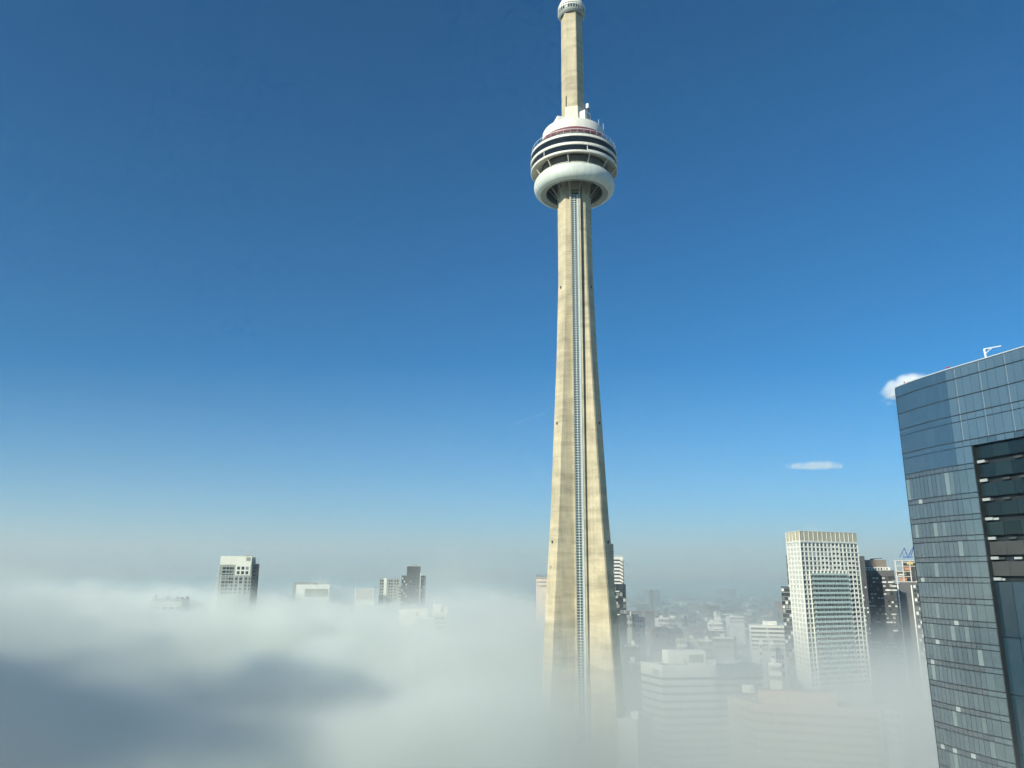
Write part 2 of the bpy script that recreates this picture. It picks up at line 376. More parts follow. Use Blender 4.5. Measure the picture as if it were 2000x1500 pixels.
    # roof deck, set-back grey wall, red band, drum
    lathe('roof_deck', [(24.0, 346.15), (23.9, 346.9), (19.2, 347.6)], DGREY, root, 96)
    lathe('set_back_wall', [(19.4, 347.4), (18.9, 350.7)], mat('roof_wall_grey', (0.16, 0.16, 0.15), .7, .2, .3), root, 96)
    lathe('red_band', [(18.9, 350.6), (19.35, 350.8), (18.3, 354.1), (17.6, 354.4)], RED, root, 96)
    lathe('drum', [(17.8, 348), (17.85, 354.0), (17.75, 359.2), (17.3, 360.1), (15.8, 360.6), (6.0, 361.6)], PODW, root, 128, sharp=40)
    rail = lathe('safety_rail', [(23.7, 349.0), (23.85, 349.0), (23.85, 349.2), (23.7, 349.2)], STEEL, root, 96, False, closed=True)
    for i in range(40):
        an = 2 * math.pi * i / 40; piece('rail_post', STEEL, (23.77 * math.sin(an), -23.77 * math.cos(an), 347.9), (.09, .09, 2.3), rail)
    # plant boxes round the foot of the upper shaft
    H0 = math.radians(-13)
    def rbox(name, m, a, r, t, z0, z1, w, d):
        p = pol(a, r, t); return piece(name, m, (p[0], p[1], (z0 + z1) / 2), (w, d, z1 - z0), root, None, Matrix.Rotation(a, 4, 'Z'))
    rbox('plant_box', WHITE, H0 - math.radians(62), 8.3, 0, 360.3, 368.5, 7.0, 5.0)
    rbox('plant_box', WHITE, H0 + math.radians(62), 8.0, 0, 360.3, 370.8, 5.5, 4.6)
    o = rbox('vent_panel', GREYP, H0 + math.radians(62), 10.35, .8, 362, 369.6, 2.6, .12)
    rbox('collar_box', mat('cream_panel', (0.66, 0.63, 0.50), .6, .06, .3), H0, 5.9, 0.0, 366.2, 374.2, 7.4, 2.2)
    rbox('collar_box', mat('cream_panel', (0, 0, 0)), H0 + math.radians(60), 5.9, 0, 366.8, 374.2, 6.8, 1.2)
    rbox('collar_ledge', DGREY, H0, 6.3, 0, 365.6, 366.2, 7.2, 1.6)  # dark grey ledge under the front collar box
    for aa, rr, hh in ((70, 15, 6.5), (78, 17.2, 5.0), (58, 12.5, 4)):
        p = pol(math.radians(aa), rr); piece('antenna', STEEL, (p[0], p[1], 360.4 + hh / 2), (.16, .16, hh), root)
    p = pol(math.radians(72), 8.6)
    lathe('antenna_drum', [(0, 373.2), (.45, 373.2), (1.0, 375.4), (1.0, 375.5)], DSTEEL, root, 16).location = (p[0], p[1], 0)
    lathe('antenna_cap', [(1.0, 375.5), (1.0, 378.0), (.7, 378.6), (0, 378.8)], WHITE, root, 16).location = (p[0], p[1], 0)
    # ---------------- upper hexagonal shaft
    V, F = [], []
    for z, r in ((358, 6.75), (375, 6.6), (400, 6.5), (420, 6.4), (441, 6.3)):
        for q in range(6):
            an = H0 + math.radians(30 + 60 * q)
            for da in (-2.2, 2.2):
                x, y = pol(an + math.radians(da), r); V.append((x, y, z))
    for i in range(4):
        for q in range(12): F.append((i * 12 + q, i * 12 + (q + 1) % 12, (i + 1) * 12 + (q + 1) % 12, (i + 1) * 12 + q))
    mesh_obj('upper_shaft', V, F, CONC, root)
    p = pol(H0 - math.radians(28), 6.36); piece('access_slot', BLACK, (p[0], p[1], 378), (.6, .5, 7.5), root, None, Matrix.Rotation(H0 - math.radians(28), 4, 'Z'))
    # ---------------- sky pod
    lathe('sky_pod_base', [(6.0, 440.0), (6.6, 438.3), (7.5, 439.0), (7.9, 439.6), (7.95, 440.2)], GREYP, root, 64)
    skc = lathe('sky_pod_core', [(7.7, 440), (7.7, 445.0)], BLACK, root, 48)
    rows = []
    for i in range(32):
        b0, b1 = 2 * math.pi * (i + .08) / 32, 2 * math.pi * (i + .92) / 32
        lathe('sky_pod_window', [(8.0, 440.3), (8.15, 442.3)], glass_mat('sky_pod_glass', (.03, .06, .06), 1.7, .1, .4), skc, 1, False, b0, b1)
        an = 2 * math.pi * i / 32
        rows.append(((8.05 * math.sin(an), -8.05 * math.cos(an), 442.0), (.22, .3, 3.6), Matrix.Rotation(an, 3, 'Z')))
    boxes('sky_pod_mullions', WHITE, rows, skc, 'stuff')
    lathe('sky_pod_band', [(7.9, 442.3), (8.25, 442.4), (8.25, 443.0), (7.8, 443.1)], WHITE, root, 64)
    lathe('sky_pod_roof', [(7.8, 443.7), (8.2, 443.8), (8.1, 445.0), (6.6, 448.6), (5.0, 450.6), (4.8, 457)], PODW, root, 64)
    lathe('antenna_mast', [(2.4, 457), (2.2, 480), (1.6, 500), (1.1, 525), (.6, 553), (0, 553)], WHITE, root, 24)
tower()

# ================================================================== curved glass office tower at the right
FLOOR_Z = [153.5, 151.35, 147.7, 144.3, 139.2, 134.8, 129.4, 125.5, 121.7, 117.85, 114.05, 110.2, 106.25, 102.4, 98.5, 94.6, 90.75, 87.0, 83.2, 79.25, 75.4, 71.5, 67.6]
def glass_tower():
    root = empty('glass_office_tower', (86, 140, 0))
    tag(root, 'blue-grey curtain-wall office tower with curved corner and dark recessed bays', 'office tower')
    root.location = (0, 0, 0)
    C0, C1 = at_z(1748, 758, 153.5), at_z(1845, 724, 153.5)
    d = at_z(2000, 678, 153.5) - C1; d.z = 0; d.normalize()
    # curved wall: 13 equal panes turning towards the camera
    n = 13; A0, A1 = math.radians(-86), math.radians(-73)
    raw = [Vector((0, 0))]
    for i in range(n):
        a = A0 + (A1 - A0) * (i + .5) / n; raw.append(raw[-1] + Vector((math.cos(a), math.sin(a))))
    tgt = Vector((C1.x - C0.x, C1.y - C0.y)); s = tgt.length / raw[-1].length; rot = math.atan2(tgt.y, tgt.x) - math.atan2(raw[-1].y, raw[-1].x)
    Rm = Matrix.Rotation(rot, 2); P = [Vector((C0.x, C0.y)) + (Rm @ p) * s for p in raw]
    mod = 1.8; ncol = 28
    Q = [Vector((C1.x, C1.y)) + Vector((d.x, d.y)) * mod * i for i in range(ncol + 1)]
    VIS = glass_mat('vision_glass', (0.072, 0.105, 0.128), 2.25, 0.05, 0.14, (0.20, 0.27, 0.27), 0.14)
    VIS2 = glass_mat('reflection_tint_glass', (0.085, 0.125, 0.145), 2.3, 0.05, 0.12)  # lighter copy of the glass: flat wall's brighter sky reflection put into the colour
    SPA = glass_mat('spandrel_glass', (0.075, 0.096, 0.116), 2.15, 0.10, 0.08)
    TOPG = glass_mat('screen_glass', (0.045, 0.090, 0.140), 2.0, 0.08, 0.06)
    MUL = mat('mullion_metal', (0.022, 0.03, 0.036), 0.4, 0.1, 1.0)
    RDG = glass_mat('recess_glass', (0.014, 0.026, 0.030), 1.5, 0.06, 0.35)
    RDG2 = glass_mat('recess_blue_glass', (0.015, 0.040, 0.060), 1.8, 0.05, 0.3)
    inw = 0.18
    # dark backing bodies behind the panes: an upper one, and a lower one that leaves the recess open
    nrm = lambda a, b: Vector((b.y - a.y, -(b.x - a.x))).normalized()
    def inset(pts, k):
        out = []
        for i, p in enumerate(pts):
            a = pts[max(i - 1, 0)]; b = pts[min(i + 1, len(pts) - 1)]; nn = nrm(a, b); out.append(p - nn * k)
        return out
    nout = nrm(Q[0], Q[1])
    zr = 138.0; ncorner = 2; back = -nout * 34
    outline = inset(P[:-1] + Q, inw)
    prism('upper_body', [tuple(p) for p in outline] + [tuple(Q[-1] + back), tuple(P[0] + Vector((34, 9)))], zr, 153.3, MUL, root)
    lo = inset(P[:-1] + Q[:ncorner + 1], inw); E1 = Q[ncorner] + Vector((d.x, d.y)) * .25
    prism('lower_body', [tuple(p) for p in lo] + [tuple(E1 - nout * inw), tuple(E1 - nout * 1.5), tuple(Q[-1] - nout * 1.5), tuple(Q[-1] + back), tuple(P[0] + Vector((34, 9)))], 0, zr - .003, MUL, root)
    def put(name, m, a, b, z0, z1, proud=0.0, gap=.035, parent=root, th=.08):
        M, L = frame(a, b); return piece(name, m, (L / 2, proud - th / 2, (z0 + z1) / 2), (L - 2 * gap, th, (z1 - z0) - 2 * gap), parent, M)
    vent = {(6, 3): 1, (10, 1): 1, (12, 8): 1, (13, 3): 1, (14, 1): 1, (16, 6): 1, (18, 1): 1, (18, 4): 1, (18, 8): 1}
    PALEV = mat('pale_vent_panel', (0.34, 0.40, 0.40), .5, .05, .5)
    for f in range(len(FLOOR_Z) - 1):
        zt, zb = FLOOR_Z[f], FLOOR_Z[f + 1]
        if f == 0: rows = [(zb, zt, 'screen_panel', TOPG)]
        elif f < 5: rows = [(zb, zt - (zt - zb) * .26, 'screen_panel', TOPG), (zt - (zt - zb) * .26, zt, 'screen_panel', TOPG)] if f in (3, 4) else [(zb, zt, 'screen_panel', TOPG)]
        else: rows = [(zb, zt - 1.0, 'window_pane', VIS), (zt - 1.0, zt, 'spandrel_panel', SPA)]
        for z0, z1, nm, m in rows:
            for i in range(n):                                   # curved wall
                if f < 5 and f > 0 and False: pass
                g = 0.042 if f >= 5 else 0.012
                mm = m
                if nm == 'spandrel_panel' and (f, i) in vent: mm = PALEV
                put(nm, mm, P[i], P[i + 1], z0 + .04, z1 - .04, gap=g)
            last = ncol if z0 > zr else ncorner
            for i in range(last):                                # flat wall towards the camera
                mm = VIS2 if nm != 'screen_panel' else glass_mat('screen_reflection_tint', (0.085, 0.140, 0.185), 2.1, 0.08, 0.05)  # lighter screen glass here: this wall's brighter reflection is in the colour
                put(nm, mm, Q[i], Q[i + 1], z0 + .04, z1 - .04, gap=.03)
        if f > 0:                                                # projecting slab-line transoms
            for seq in ([P[0], P[n // 3], P[2 * n // 3], P[n]], [Q[0], Q[ncol if zt > zr else ncorner]]):
                for a, b in zip(seq[:-1], seq[1:]):
                    M, L = frame(a, b); piece('transom', MUL, (L / 2, .04, zt), (L, .12, .13), root, M)
    # filler between zr and the slab line of the overhang
    for i in range(ncorner, ncol): put('screen_panel', MATS['screen_reflection_tint'], Q[i], Q[i + 1], zr + .04, 139.16, gap=.03)
    # thin bright fins on the upper flat wall, parapet cap, edge mullion
    for i in range(1, ncol, 3): 
        M, L = frame(Q[i], Q[i + 1]); piece('fin', mat('fin_metal', (.32, .37, .40), .4, .05, .5), (.4, .03, 146.2), (.03, .06, 14.3), root, M)
    for seq in ([P[0], P[4], P[9], P[n]], [Q[0], Q[ncol]]):
        for a, b in zip(seq[:-1], seq[1:]):
            M, L = frame(a, b); piece('parapet_cap', mat('parapet_metal', (.55, .6, .62), .35, .05, .5), (L / 2, -.2, 153.62), (L + .02, .6, .16), root, M)
    M, L = frame(P[0], P[1]); piece('edge_mullion', MUL, (-.06, -.1, 76.7), (.1, .3, 153.2), root, M)
    M, L = frame(Q[ncorner], Q[ncorner + 1]); piece('edge_mullion', MUL, (.13, -.1, 69), (.24, .3, 137.9), root, M)
    # recess: dark glazed balustrades with shadowed openings, pale ledges, then plain dark glass lower down
    off = -nout * 1.3; a0 = E1 + off; M, L = frame(a0, Q[-1] + off)
    pitch = 3.5; z = zr - .15; ncell = int(L / 3.4); LED = mat('pale_ledge', (.36, .41, .42), .6, .08, .5); CEI = mat('recess_panel', (.055, .062, .062), .6, .15, .3)
    k = 0
    while k < 7:
        hp = 2.35 if k < 6 else 2.5
        for c in range(ncell):
            piece('balustrade_pane', RDG if k < 5 else CEI, (c * 3.4 + 1.7, .5, z - hp / 2), (3.34, .1, hp), root, M)
            if (c + k) % 3 != 1: piece('soffit_light_panel', LED if (k > 2 and (c + k) % 3 == 0) else CEI, (c * 3.4 + 1.2 + .5 * (k % 2), .25, z - hp - .62), (1.5, .1, .38), root, M)
        piece('ledge', LED, (.72, .52, z - hp - .55), (1.45, .3, .5), root, M)
        z -= pitch; k += 1
    zz = z
    while zz > 62:
        h = min(9.5, zz - 60)
        for c in range(ncell): piece('dark_pane', RDG2, (c * 3.4 + 1.7, .45, zz - h / 2), (3.3, .1, h - .12), root, M)
        zz -= h
    # roof davit, obstruction lights
    M, L = frame(Q[0], Q[-1])
    b = at_z(1916, 700, 153.7); u = (M.inverted() @ b).x
    dv = empty('roof_davit', M @ Vector((u, -1.0, 153.55))); tag(dv, 'white davit arm standing on the roof edge of the glass tower', 'davit')
    V = lambda x, y, z: Matrix.Rotation(0, 3, 'Z') @ Vector((x, y, z))
    pa, pb, pc = Vector((0, 0, 0)), Vector((-.12, .05, 2.1)), Vector((2.6, -.8, 2.45))
    for nm, (q0, q1, w) in (('post', (pa, pb, .28)), ('arm', (pb, pc, .18)), ('brace', (pb.lerp(pa, .45), pb.lerp(pc, .5), .12))):
        c, sz, Rr = bar(q0, q1, w); piece(nm, STEEL, c, sz, dv, None, Rr.to_4x4())
    piece('base_plate', STEEL, (0, 0, .06), (.8, .8, .12), dv)
    REDL = mat('red_lamp_glass', (.35, .02, .02), .3, .05, 1)
    for px, py, lab in ((1848, 722, 'pair of small red obstruction lights at the bend of the glass roof edge'), (1763, 751, 'small red obstruction light at the far corner of the glass roof edge')):
        b = at_z(px, py, 153.7); lr = empty('obstruction_light', (b.x + .4, b.y, 153.7)); tag(lr, lab, 'light')
        for x in ((-.2, .2) if px > 1800 else (0,)):
            o = lathe('lamp', [(0, .62), (.12, .58), (.16, .3), (.1, .25)], REDL, lr, 10); o.location.x = x
            piece('stem', STEEL, (x, 0, .12), (.07, .07, .3), lr)
glass_tower()

# ================================================================== generic helpers for the other buildings
def place_block(name, label, cat, x0, x1, ytop, Y, depth, wall, rz=0.0, group=None):
    """a block whose front runs from pixel column x0 to x1 at distance Y, roof at pixel row ytop; returns root, w, d, h (local: front = -y)"""
    a, b = at_y(x0, ytop, Y), at_y(x1, ytop, Y); h = (a.z + b.z) / 2; c = Vector(((a.x + b.x) / 2, Y, 0)); away = c.normalized()
    w = (b.x - a.x) * away.y; c = c + away * (depth / 2)
    root = empty(name, c, rz - math.atan2(away.x, away.y)); tag(root, label, cat, group)
    piece('wall', wall, (0, 0, h / 2), (w, depth, h), root)
    return root, w, depth, h
def win_row(root, m, w, y, zc, n, ww, hh, x0=None, x1=None, name='window', skip=None):
    x0 = -w / 2 if x0 is None else x0; x1 = w / 2 if x1 is None else x1
    for i in range(n):
        if skip and skip(i): continue
        piece(name, m, (x0 + (x1 - x0) * (i + .5) / n, y, zc), (ww, .16, hh), root)
def side_wins(root, m, x, d, zc, n, ww, hh, name='window'):
    for i in range(n): piece(name, m, (x, -d / 2 + d * (i + .5) / n, zc), (.16, ww, hh), root)
WIN = glass_mat('dark_window', (0.030, 0.036, 0.042), 1.7, 0.1, 0.6, (0.35, 0.36, 0.33), 0.28)
WHITEC = mat('white_precast', (0.74, 0.75, 0.68), 0.7, 0.07, 0.2)
PALE = mat('pale_precast', (0.60, 0.61, 0.57), 0.75, 0.08, 0.15)
TEAL = glass_mat('teal_balcony_glass', (0.44, 0.56, 0.51), 1.5, 0.25, 0.08)
DARKW = mat('dark_cladding', (0.045, 0.05, 0.055), 0.5, 0.2, 0.2)
CHAR = mat('charcoal_cladding', (0.085, 0.09, 0.095), 0.6, 0.15, 0.2)
BROWN = mat('brown_screen', (0.17, 0.145, 0.12), 0.7, 0.12, 0.2)
GREENC = mat('grey_green_precast', (0.36, 0.38, 0.33), 0.7, 0.1, 0.2)

# ------------------------------------------------------------------ white condominium tower with teal balconies
def white_condo():
    A, B = at_z(1560, 1037, 141.9), at_z(1672, 1041, 141.9); C = at_z(1535, 1041, 141.9)
    A, B, C = (Vector((p.x, p.y)) for p in (A, B, C)); z1 = 141.9
    root = empty('condominium_tower', (0, 0, 0)); tag(root, 'white gridded condominium tower with teal glass balconies and beige louvred crown', 'apartment tower')
    D = C + (B - A)
    k = .35; dn = Vector(((B - A).y, -(B - A).x)).normalized()
    prism('wall', [tuple(A - dn * k), tuple(B - dn * k), tuple(D), tuple(C)], 0, z1 - 1.0, mat('condo_inner_wall', (0.52, 0.53, 0.49), .7, .1, .3), root)
    F, W = frame(A, B); S, WS = frame(C, A)
    LOUV = mat('beige_louvre', (0.46, 0.43, 0.32), .7, .08, .5)
    zc = z1 - 6.0                                                    # foot of the crown
    for M, L, n in ((F, W, 13), (S, WS, 4)):
        for i in range(n):
            piece('crown_louvre', LOUV, (L * (i + .5) / n, .05, z1 - 3.0), (L / n - .3, .3, 5.7), root, M)
            piece('crown_post', WHITEC, (L * (i + .02) / n + .1, .2, z1 - 3.0), (.28, .5, 6.1), root, M)
        piece('crown_rail', WHITEC, (L / 2, .2, z1 + .1), (L + .3, .6, .3), root, M)
        piece('crown_band', WHITEC, (L / 2, .22, zc - .35), (L + .2, .7, .9), root, M)
    fh = 2.86; nf = 30; CWIN = glass_mat('condo_window', (0.075, 0.08, 0.08), 1.9, 0.1, 0.6, (0.40, 0.41, 0.37), 0.35)
    # white spandrel bands and piers; windows sit recessed between them
    nF = 15; pitch = W / nF
    for f in range(nf):
        z = zc - .8 - (f + .5) * fh
        balc = f >= 6
        if balc:
            x0, x1 = W * .12, W * .755
            slab = piece('balcony_slab', WHITEC, ((x0 + x1) / 2, .55, z - fh / 2 + .1), (x1 - x0, 2.1, .22), root, F)
            sub(piece('balcony_glass', TEAL, ((x0 + x1) / 2, 1.62, z - fh / 2 + .72), (x1 - x0, .06, 1.05), root, F), slab)
            for c in range(10):
                xx = x0 + (x1 - x0) * (c + .5) / 10
                piece('balcony_window', WIN, (xx - .35, -.3, z + .1), (1.15, .2, 2.1), root, F)
            for c in range(11):
                piece('balcony_fin', WHITEC, (x0 + (x1 - x0) * c / 10, .1, z), (.5, 1.0, fh), root, F)
        cols = range(nF) if not balc else [0, 1] + list(range(12, nF))
        for c in cols:
            xx = pitch * (c + .5)
            deep = (c in (8, 9) and f < 6) or (c in (5, 6) and 3 <= f < 6) or (c in (12, 13) and f >= 3)
            if deep:
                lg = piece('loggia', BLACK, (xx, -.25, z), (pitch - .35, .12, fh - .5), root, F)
                sub(piece('loggia_rail', WHITEC, (xx - .15, -.1, z - .75), (pitch - 1.2, .1, .9), root, F), lg)
            else:
                ww = pitch * (.52 if (c + f) % 3 else .42)
                piece('window', CWIN, (xx + (.25 if (c * 7 + f) % 4 == 0 else -.05), -.12, z), (ww, .12, 2.0), root, F)
        for c in range(4):
            piece('window', CWIN, (WS * (c + .5) / 4, -.12, z), (WS / 4 * (.62 if f % 2 else .5), .12, 1.75), root, S)
    # facade grid in front of the windows
    g = []
    def gb(M, c, s): g.append((M @ Vector(c), s, M.to_3x3()))
    zt = zc - .8; zbm = zt - nf * fh
    for f in range(nf + 1):
        z = zt - f * fh
        if f <= 6: gb(F, (W / 2, -.02, z), (W, .5, .8))
        else:
            gb(F, (W * .06, -.02, z), (W * .12, .5, .9)); gb(F, (W * .8775, -.02, z), (W * .245, .5, .45))
        gb(S, (WS / 2, -.02, z), (WS, .5, 1.05 if f < 7 else .9))
    for c in range(nF + 1):
        x = pitch * c
        low = zbm if (c <= 1 or c >= 12) else zt - 6 * fh
        gb(F, (x, 0, (zt + low) / 2), (.95 if low > zbm else .55, .52, zt - low))
    for c in range(5): gb(S, (WS * c / 4, 0, (zt + zbm) / 2), (1.2, .52, zt - zbm))
    o = boxes('facade_grid', WHITEC, g, root)
    prism('roof', [tuple(A - dn * .6), tuple(B - dn * .6), tuple(D), tuple(C)], z1 - 1.0, z1 - .7, GREYP, root)
    for i in range(3):
        p = F @ Vector((W * (.28 + .055 * i), -6, z1 + 1.5)); piece('antenna', STEEL, p, (.13, .13, 7.5 - .3 * i), root)
white_condo()

# ------------------------------------------------------------------ striped white office in the fog, right of the concrete tower
def band_office(name, label, cat, pts, ztop, pitch, nb, parapet, wall, glass, zmin=0.0):
    """block with plan polygon pts (front corners first, left to right), horizontal window bands on the fronts pts[0..k]"""
    root = empty(name, (0, 0, 0)); tag(root, label, cat)
    n = len(pts); k = .12
    prism('wall', [tuple(p) for p in pts], 0, ztop, wall, root)
    for j in range(2):
        M, L = frame(pts[j], pts[j + 1])
        for b in range(nb):
            z = ztop - parapet - b * pitch
            piece('window_band', glass, (L / 2, -.30, z - .75), (L - .02, .7, 1.5), root, M)
            piece('spandrel_band', wall, (L / 2, .12, z - 1.5 - (pitch - 1.5) / 2), (L + .24, .3, pitch - 1.56), root, M)
        piece('parapet', wall, (L / 2, .12, ztop - parapet / 2 + .3), (L + .24, .3, parapet + .5), root, M)
    return root
def striped_office():
    P, L = at_z(1293.6, 1301, 60.5), at_z(1252, 1293, 60.5)
    P, L = Vector((P.x, P.y)), Vector((L.x, L.y)); R = Vector((157, 508))
    back = Vector((L.x + (R - P).x, L.y + (R - P).y))
    M, W = frame(P, R)
    root = band_office('striped_office_building', 'white office block with dark horizontal window bands, half sunk in fog', 'office building', [L, P, R, back], 60.5, 4.35, 12, 6.7, WHITEC, WIN)
    # stepped roof: plant storey with louvre, lower roof well
    ph = piece('penthouse', WHITEC, (18, -10, 63.4), (24.5, 11, 10.7), root, M)
    sub(piece('louvre', GREYP, (24, -4.42, 64.1), (9.4, .2, 4.9), root, M), ph)
    piece('roof_deck', GREYP, (9, -6.7, 60.9), (16.7, 8.9, .3), root, M)
    M2, W2 = frame(L, P); piece('louvre', GREYP, (W2 * .72, .31, 56.4), (6.6, .15, 3.8), root, M2)
    piece('vent_stack', GREYP, (16.2, -3.6, 62), (.8, .8, 2.9), root, M)
    piece('roof_step', PALE, (33.5, -10, 61.2), (7.8, 8.9, 4.7), root, M)
    # small block in front, lower
    r, w, d, h = place_block('podium_block', 'small pale flat-roofed block in front of the striped office, deep in fog', 'building', 1221, 1262, 1408, 372, 22, PALE, -.35)
    piece('roof_hatch', WHITEC, (1.5, -3, h + 1.5), (3.6, 5, 3.0), r); piece('parapet', PALE, (0, -d / 2 - .1, h + .2), (w + .3, .4, .9), r)
striped_office()
def brown_office():
    TAN = mat('tan_precast', (0.50, 0.37, 0.30), .8, .08, .2); TANW = mat('tan_window_band', (0.20, 0.13, 0.10), .5, .15, .3)
    A, B, C = (at_z(*q, 52) for q in ((1440, 1365), (1475, 1376), (1714, 1388)))
    A, B, C = (Vector((p.x, p.y)) for p in (A, B, C))
    root = band_office('tan_office_building', 'wide tan office block with brown window bands showing faintly through fog', 'office building', [A, B, C, C + (A - B) * 1.6, A + (A - B) * .6], 52, 4.0, 9, 3.2, TAN, TANW)
    M, W = frame(B, C)
    piece('penthouse', TAN, (W * .36, -9, 55), (W * .66, 8, 6), root, M)
    piece('stair_tower', TAN, (W * .17, .25, 30), (1.2, .8, 46), root, M)
    b = at_z(1466, 1356, 52); rb = empty('rooftop_unit', (b.x, b.y + 4, 52)); tag(rb, 'white cooling unit on the roof of the tan office block', 'roof unit')
    piece('casing', WHITEC, (0, 0, 2.3), (5.6, 4.2, 3.8), rb); piece('base_frame', DSTEEL, (0, 0, .2), (5.0, 3.8, .4), rb)
    for i in range(3): piece('louvre', GREYP, (1.6, -2.14, 1.2 + i * 1.0), (2.0, .1, .5), rb)
    r, w, d, h = place_block('annex_block', 'pale annex beside the tan office block, nearly lost in fog', 'building', 1722, 1752, 1386, 400, 18, PALE, .1)
    for f in range(4): win_row(r, WIN, w, -d / 2 - .03, h - 3 - f * 4, 3, 1.4, 1.5)
brown_office()

# ------------------------------------------------------------------ dark towers round the white condominium
def dark_cluster():
    PANEL = mat('pale_balcony_panel', (0.52, 0.55, 0.53), .6, .08, .3, rand=.3)
    # gridded dark tower, left of the condo
    r, w, d, h = place_block('gridded_dark_tower', 'dark gridded apartment tower rising just left of the white condominium', 'apartment tower', 1525, 1562, 1146, 600, 20, DARKW)
    for f in range(22):
        z = h - 1.2 - f * 3.1
        for c in range(6): piece('window', WIN if (c + f) % 4 else PANEL, (-w / 2 + w * (c + .5) / 6, -d / 2 - .03, z - 1.1), (w / 6 - .5, .16, 2.1), r)
        piece('floor_slab', PANEL if f % 2 else GREYP, (0, -d / 2 - .2, z + .25), (w, .6, .22), r)
    piece('roof_plant', PALE, (2, 0, h + .7), (w * .5, 8, 1.4), r)
    r, w, d, h = place_block('slim_dark_tower', 'slim dark slab peeking out behind the left edge of the white condominium', 'apartment tower', 1535, 1548, 1085, 660, 20, DARKW)
    for f in range(18): piece('window', WIN, (-w / 2 + 1.2, -d / 2 - .03, h - 2.5 - f * 3.1), (1.7, .16, 1.9), r)
    # slim dark core right of the condo
    r, w, d, h = place_block('dark_core_tower', 'narrow near-black tower close against the right edge of the white condominium', 'apartment tower', 1672, 1688, 1086, 600, 22, DARKW)
    rnd = random.Random(5)
    for f in range(24):
        for c in range(2):
            if rnd.random() < .45: piece('balcony_panel', PANEL, (w / 2 - 1.3 - c * 2.2, -d / 2 - .1, h - 14 - f * 3.0), (1.1, .3, 1.2), r)
    # large dark tower with brown crown
    r, w, d, h = place_block('dark_apartment_tower', 'black-clad apartment tower with brown penthouse and scattered pale balconies', 'apartment tower', 1689, 1746, 1114, 620, 24, DARKW)
    piece('penthouse', BROWN, (-w * .11, 2, h + 5.4), (w * .75, 14, 5.6), r)
    piece('crown_band', PALE, (-w * .05, 1, h + 1.2), (w * .86, 18, 2.6), r)
    for c in range(8): piece('window', WIN, (-w * .4 + c * w * .095, -8.1, h + 1.2), (1.1, .16, 1.6), r)
    piece('crown_louvre', CHAR, (0, -d / 2 - .05, h - 2.4), (w - .4, .2, 3.6), r)
    bm = empty('cleaning_boom', (r.location.x - w * .12, r.location.y, h + 8.2)); tag(bm, 'dark window-cleaning boom on the brown penthouse roof', 'boom')
    c_, s_, R_ = bar((-4, 0, .7), (6, 0, 1.3), .5); piece('arm', DSTEEL, c_, s_, bm, None, R_.to_4x4()); piece('carriage', DSTEEL, (-2.5, 0, .4), (2.4, 1.6, .8), bm)
    for f in range(24):
        z = h - 5.5 - f * 3.0
        for c in range(9):
            q = rnd.random()
            if q < .30: piece('window', WIN, (-w / 2 + w * (c + .5) / 9, -d / 2 - .03, z), (1.7, .16, 1.9), r)
            elif q < .47: piece('balcony_panel', PANEL, (-w / 2 + w * (c + .5) / 9, -d / 2 - .25, z - .4), (w / 9 * rnd.choice((.6, .8, 1.5)), .5, 1.1), r)
    r, w, d, h = place_block('dark_side_tower', 'lower dark block wedged between black tower and the unfinished tower', 'apartment tower', 1742, 1758, 1141, 660, 18, CHAR)
    for f in range(14):
        for c in range(2): piece('window', WIN if (f + c) % 3 else PANEL, (-w * .22 + c * w * .42, -d / 2 - .03, h - 3 - f * 3.1), (1.8, .16, 1.7), r)
    # tower under construction
    RAW = mat('raw_concrete', (0.55, 0.50, 0.44), .85, .12, .3); ORG = mat('orange_netting', (0.42, 0.20, 0.12), .8, .15, .5); YEL = mat('yellow_form_panel', (0.50, 0.40, 0.16), .7, .1, .5)
    r, w, d, h = place_block('unfinished_tower', 'tower under construction with bare concrete top floors and orange netting', 'construction tower', 1756, 1818, 1137, 560, 22, CHAR)
    L = -w / 2
    for f in range(5):                                            # open frame storeys
        z = h + f * 3.6
        span = 1.0 if f in (0, 3, 4) else .42
        piece('floor_slab', RAW, (L - 2 + w * span / 2 + 1, 0, z + .2), (w * span + 2.5, d, .45), r)
        for c in range(5 if span == 1.0 else 3): piece('column', RAW, (L - 1.2 + c * (w * .23), -d / 2 + .5, z - 1.5), (.7, .7, 3.1), r)
    piece('core_wall', RAW, (L + 9, 4, h + 6.5), (11, 8, 13.5), r)
    piece('safety_netting', ORG, (L + 2.6, -d / 2 + 1.2, h + 2.0), (5, .2, 2.4), r); piece('safety_netting', ORG, (L + 6.0, -d / 2 + 1.2, h + 9.2), (3.4, .2, 2.0), r)
    piece('form_panel', YEL, (L + 8.2, -d / 2 + .2, h + 13.0), (4.0, .4, 1.6), r); piece('hoarding', RAW, (L + 2, -d / 2 + 3, h + 6), (6, .3, 2.2), r)
    for x in (L - 1.2, L + 7.4): piece('edge_pier', WHITEC, (x, -d / 2 - .35, (h - 2) / 2), (.75, .7, h - 2), r)
    for f in range(26):
        z = h - 3 - f * 3.0
        for c in range(2): piece('window', WIN if (f + c) % 3 else PANEL, (L + 9.4 + c * 1.9, -d / 2 - .03, z), (1.5, .16, 1.9), r)
        piece('balcony', PANEL, (L + 16.5, -d / 2 - .8, z - .6), (7.2, 1.6, 1.1), r)
        piece('infill_panel', CHAR, (L + 3.1, -d / 2 - .03, z), (7.6, .1, 2.75), r)
    BLUE = mat('blue_crane_paint', (0.10, 0.18, 0.42), .5, .1, .5)
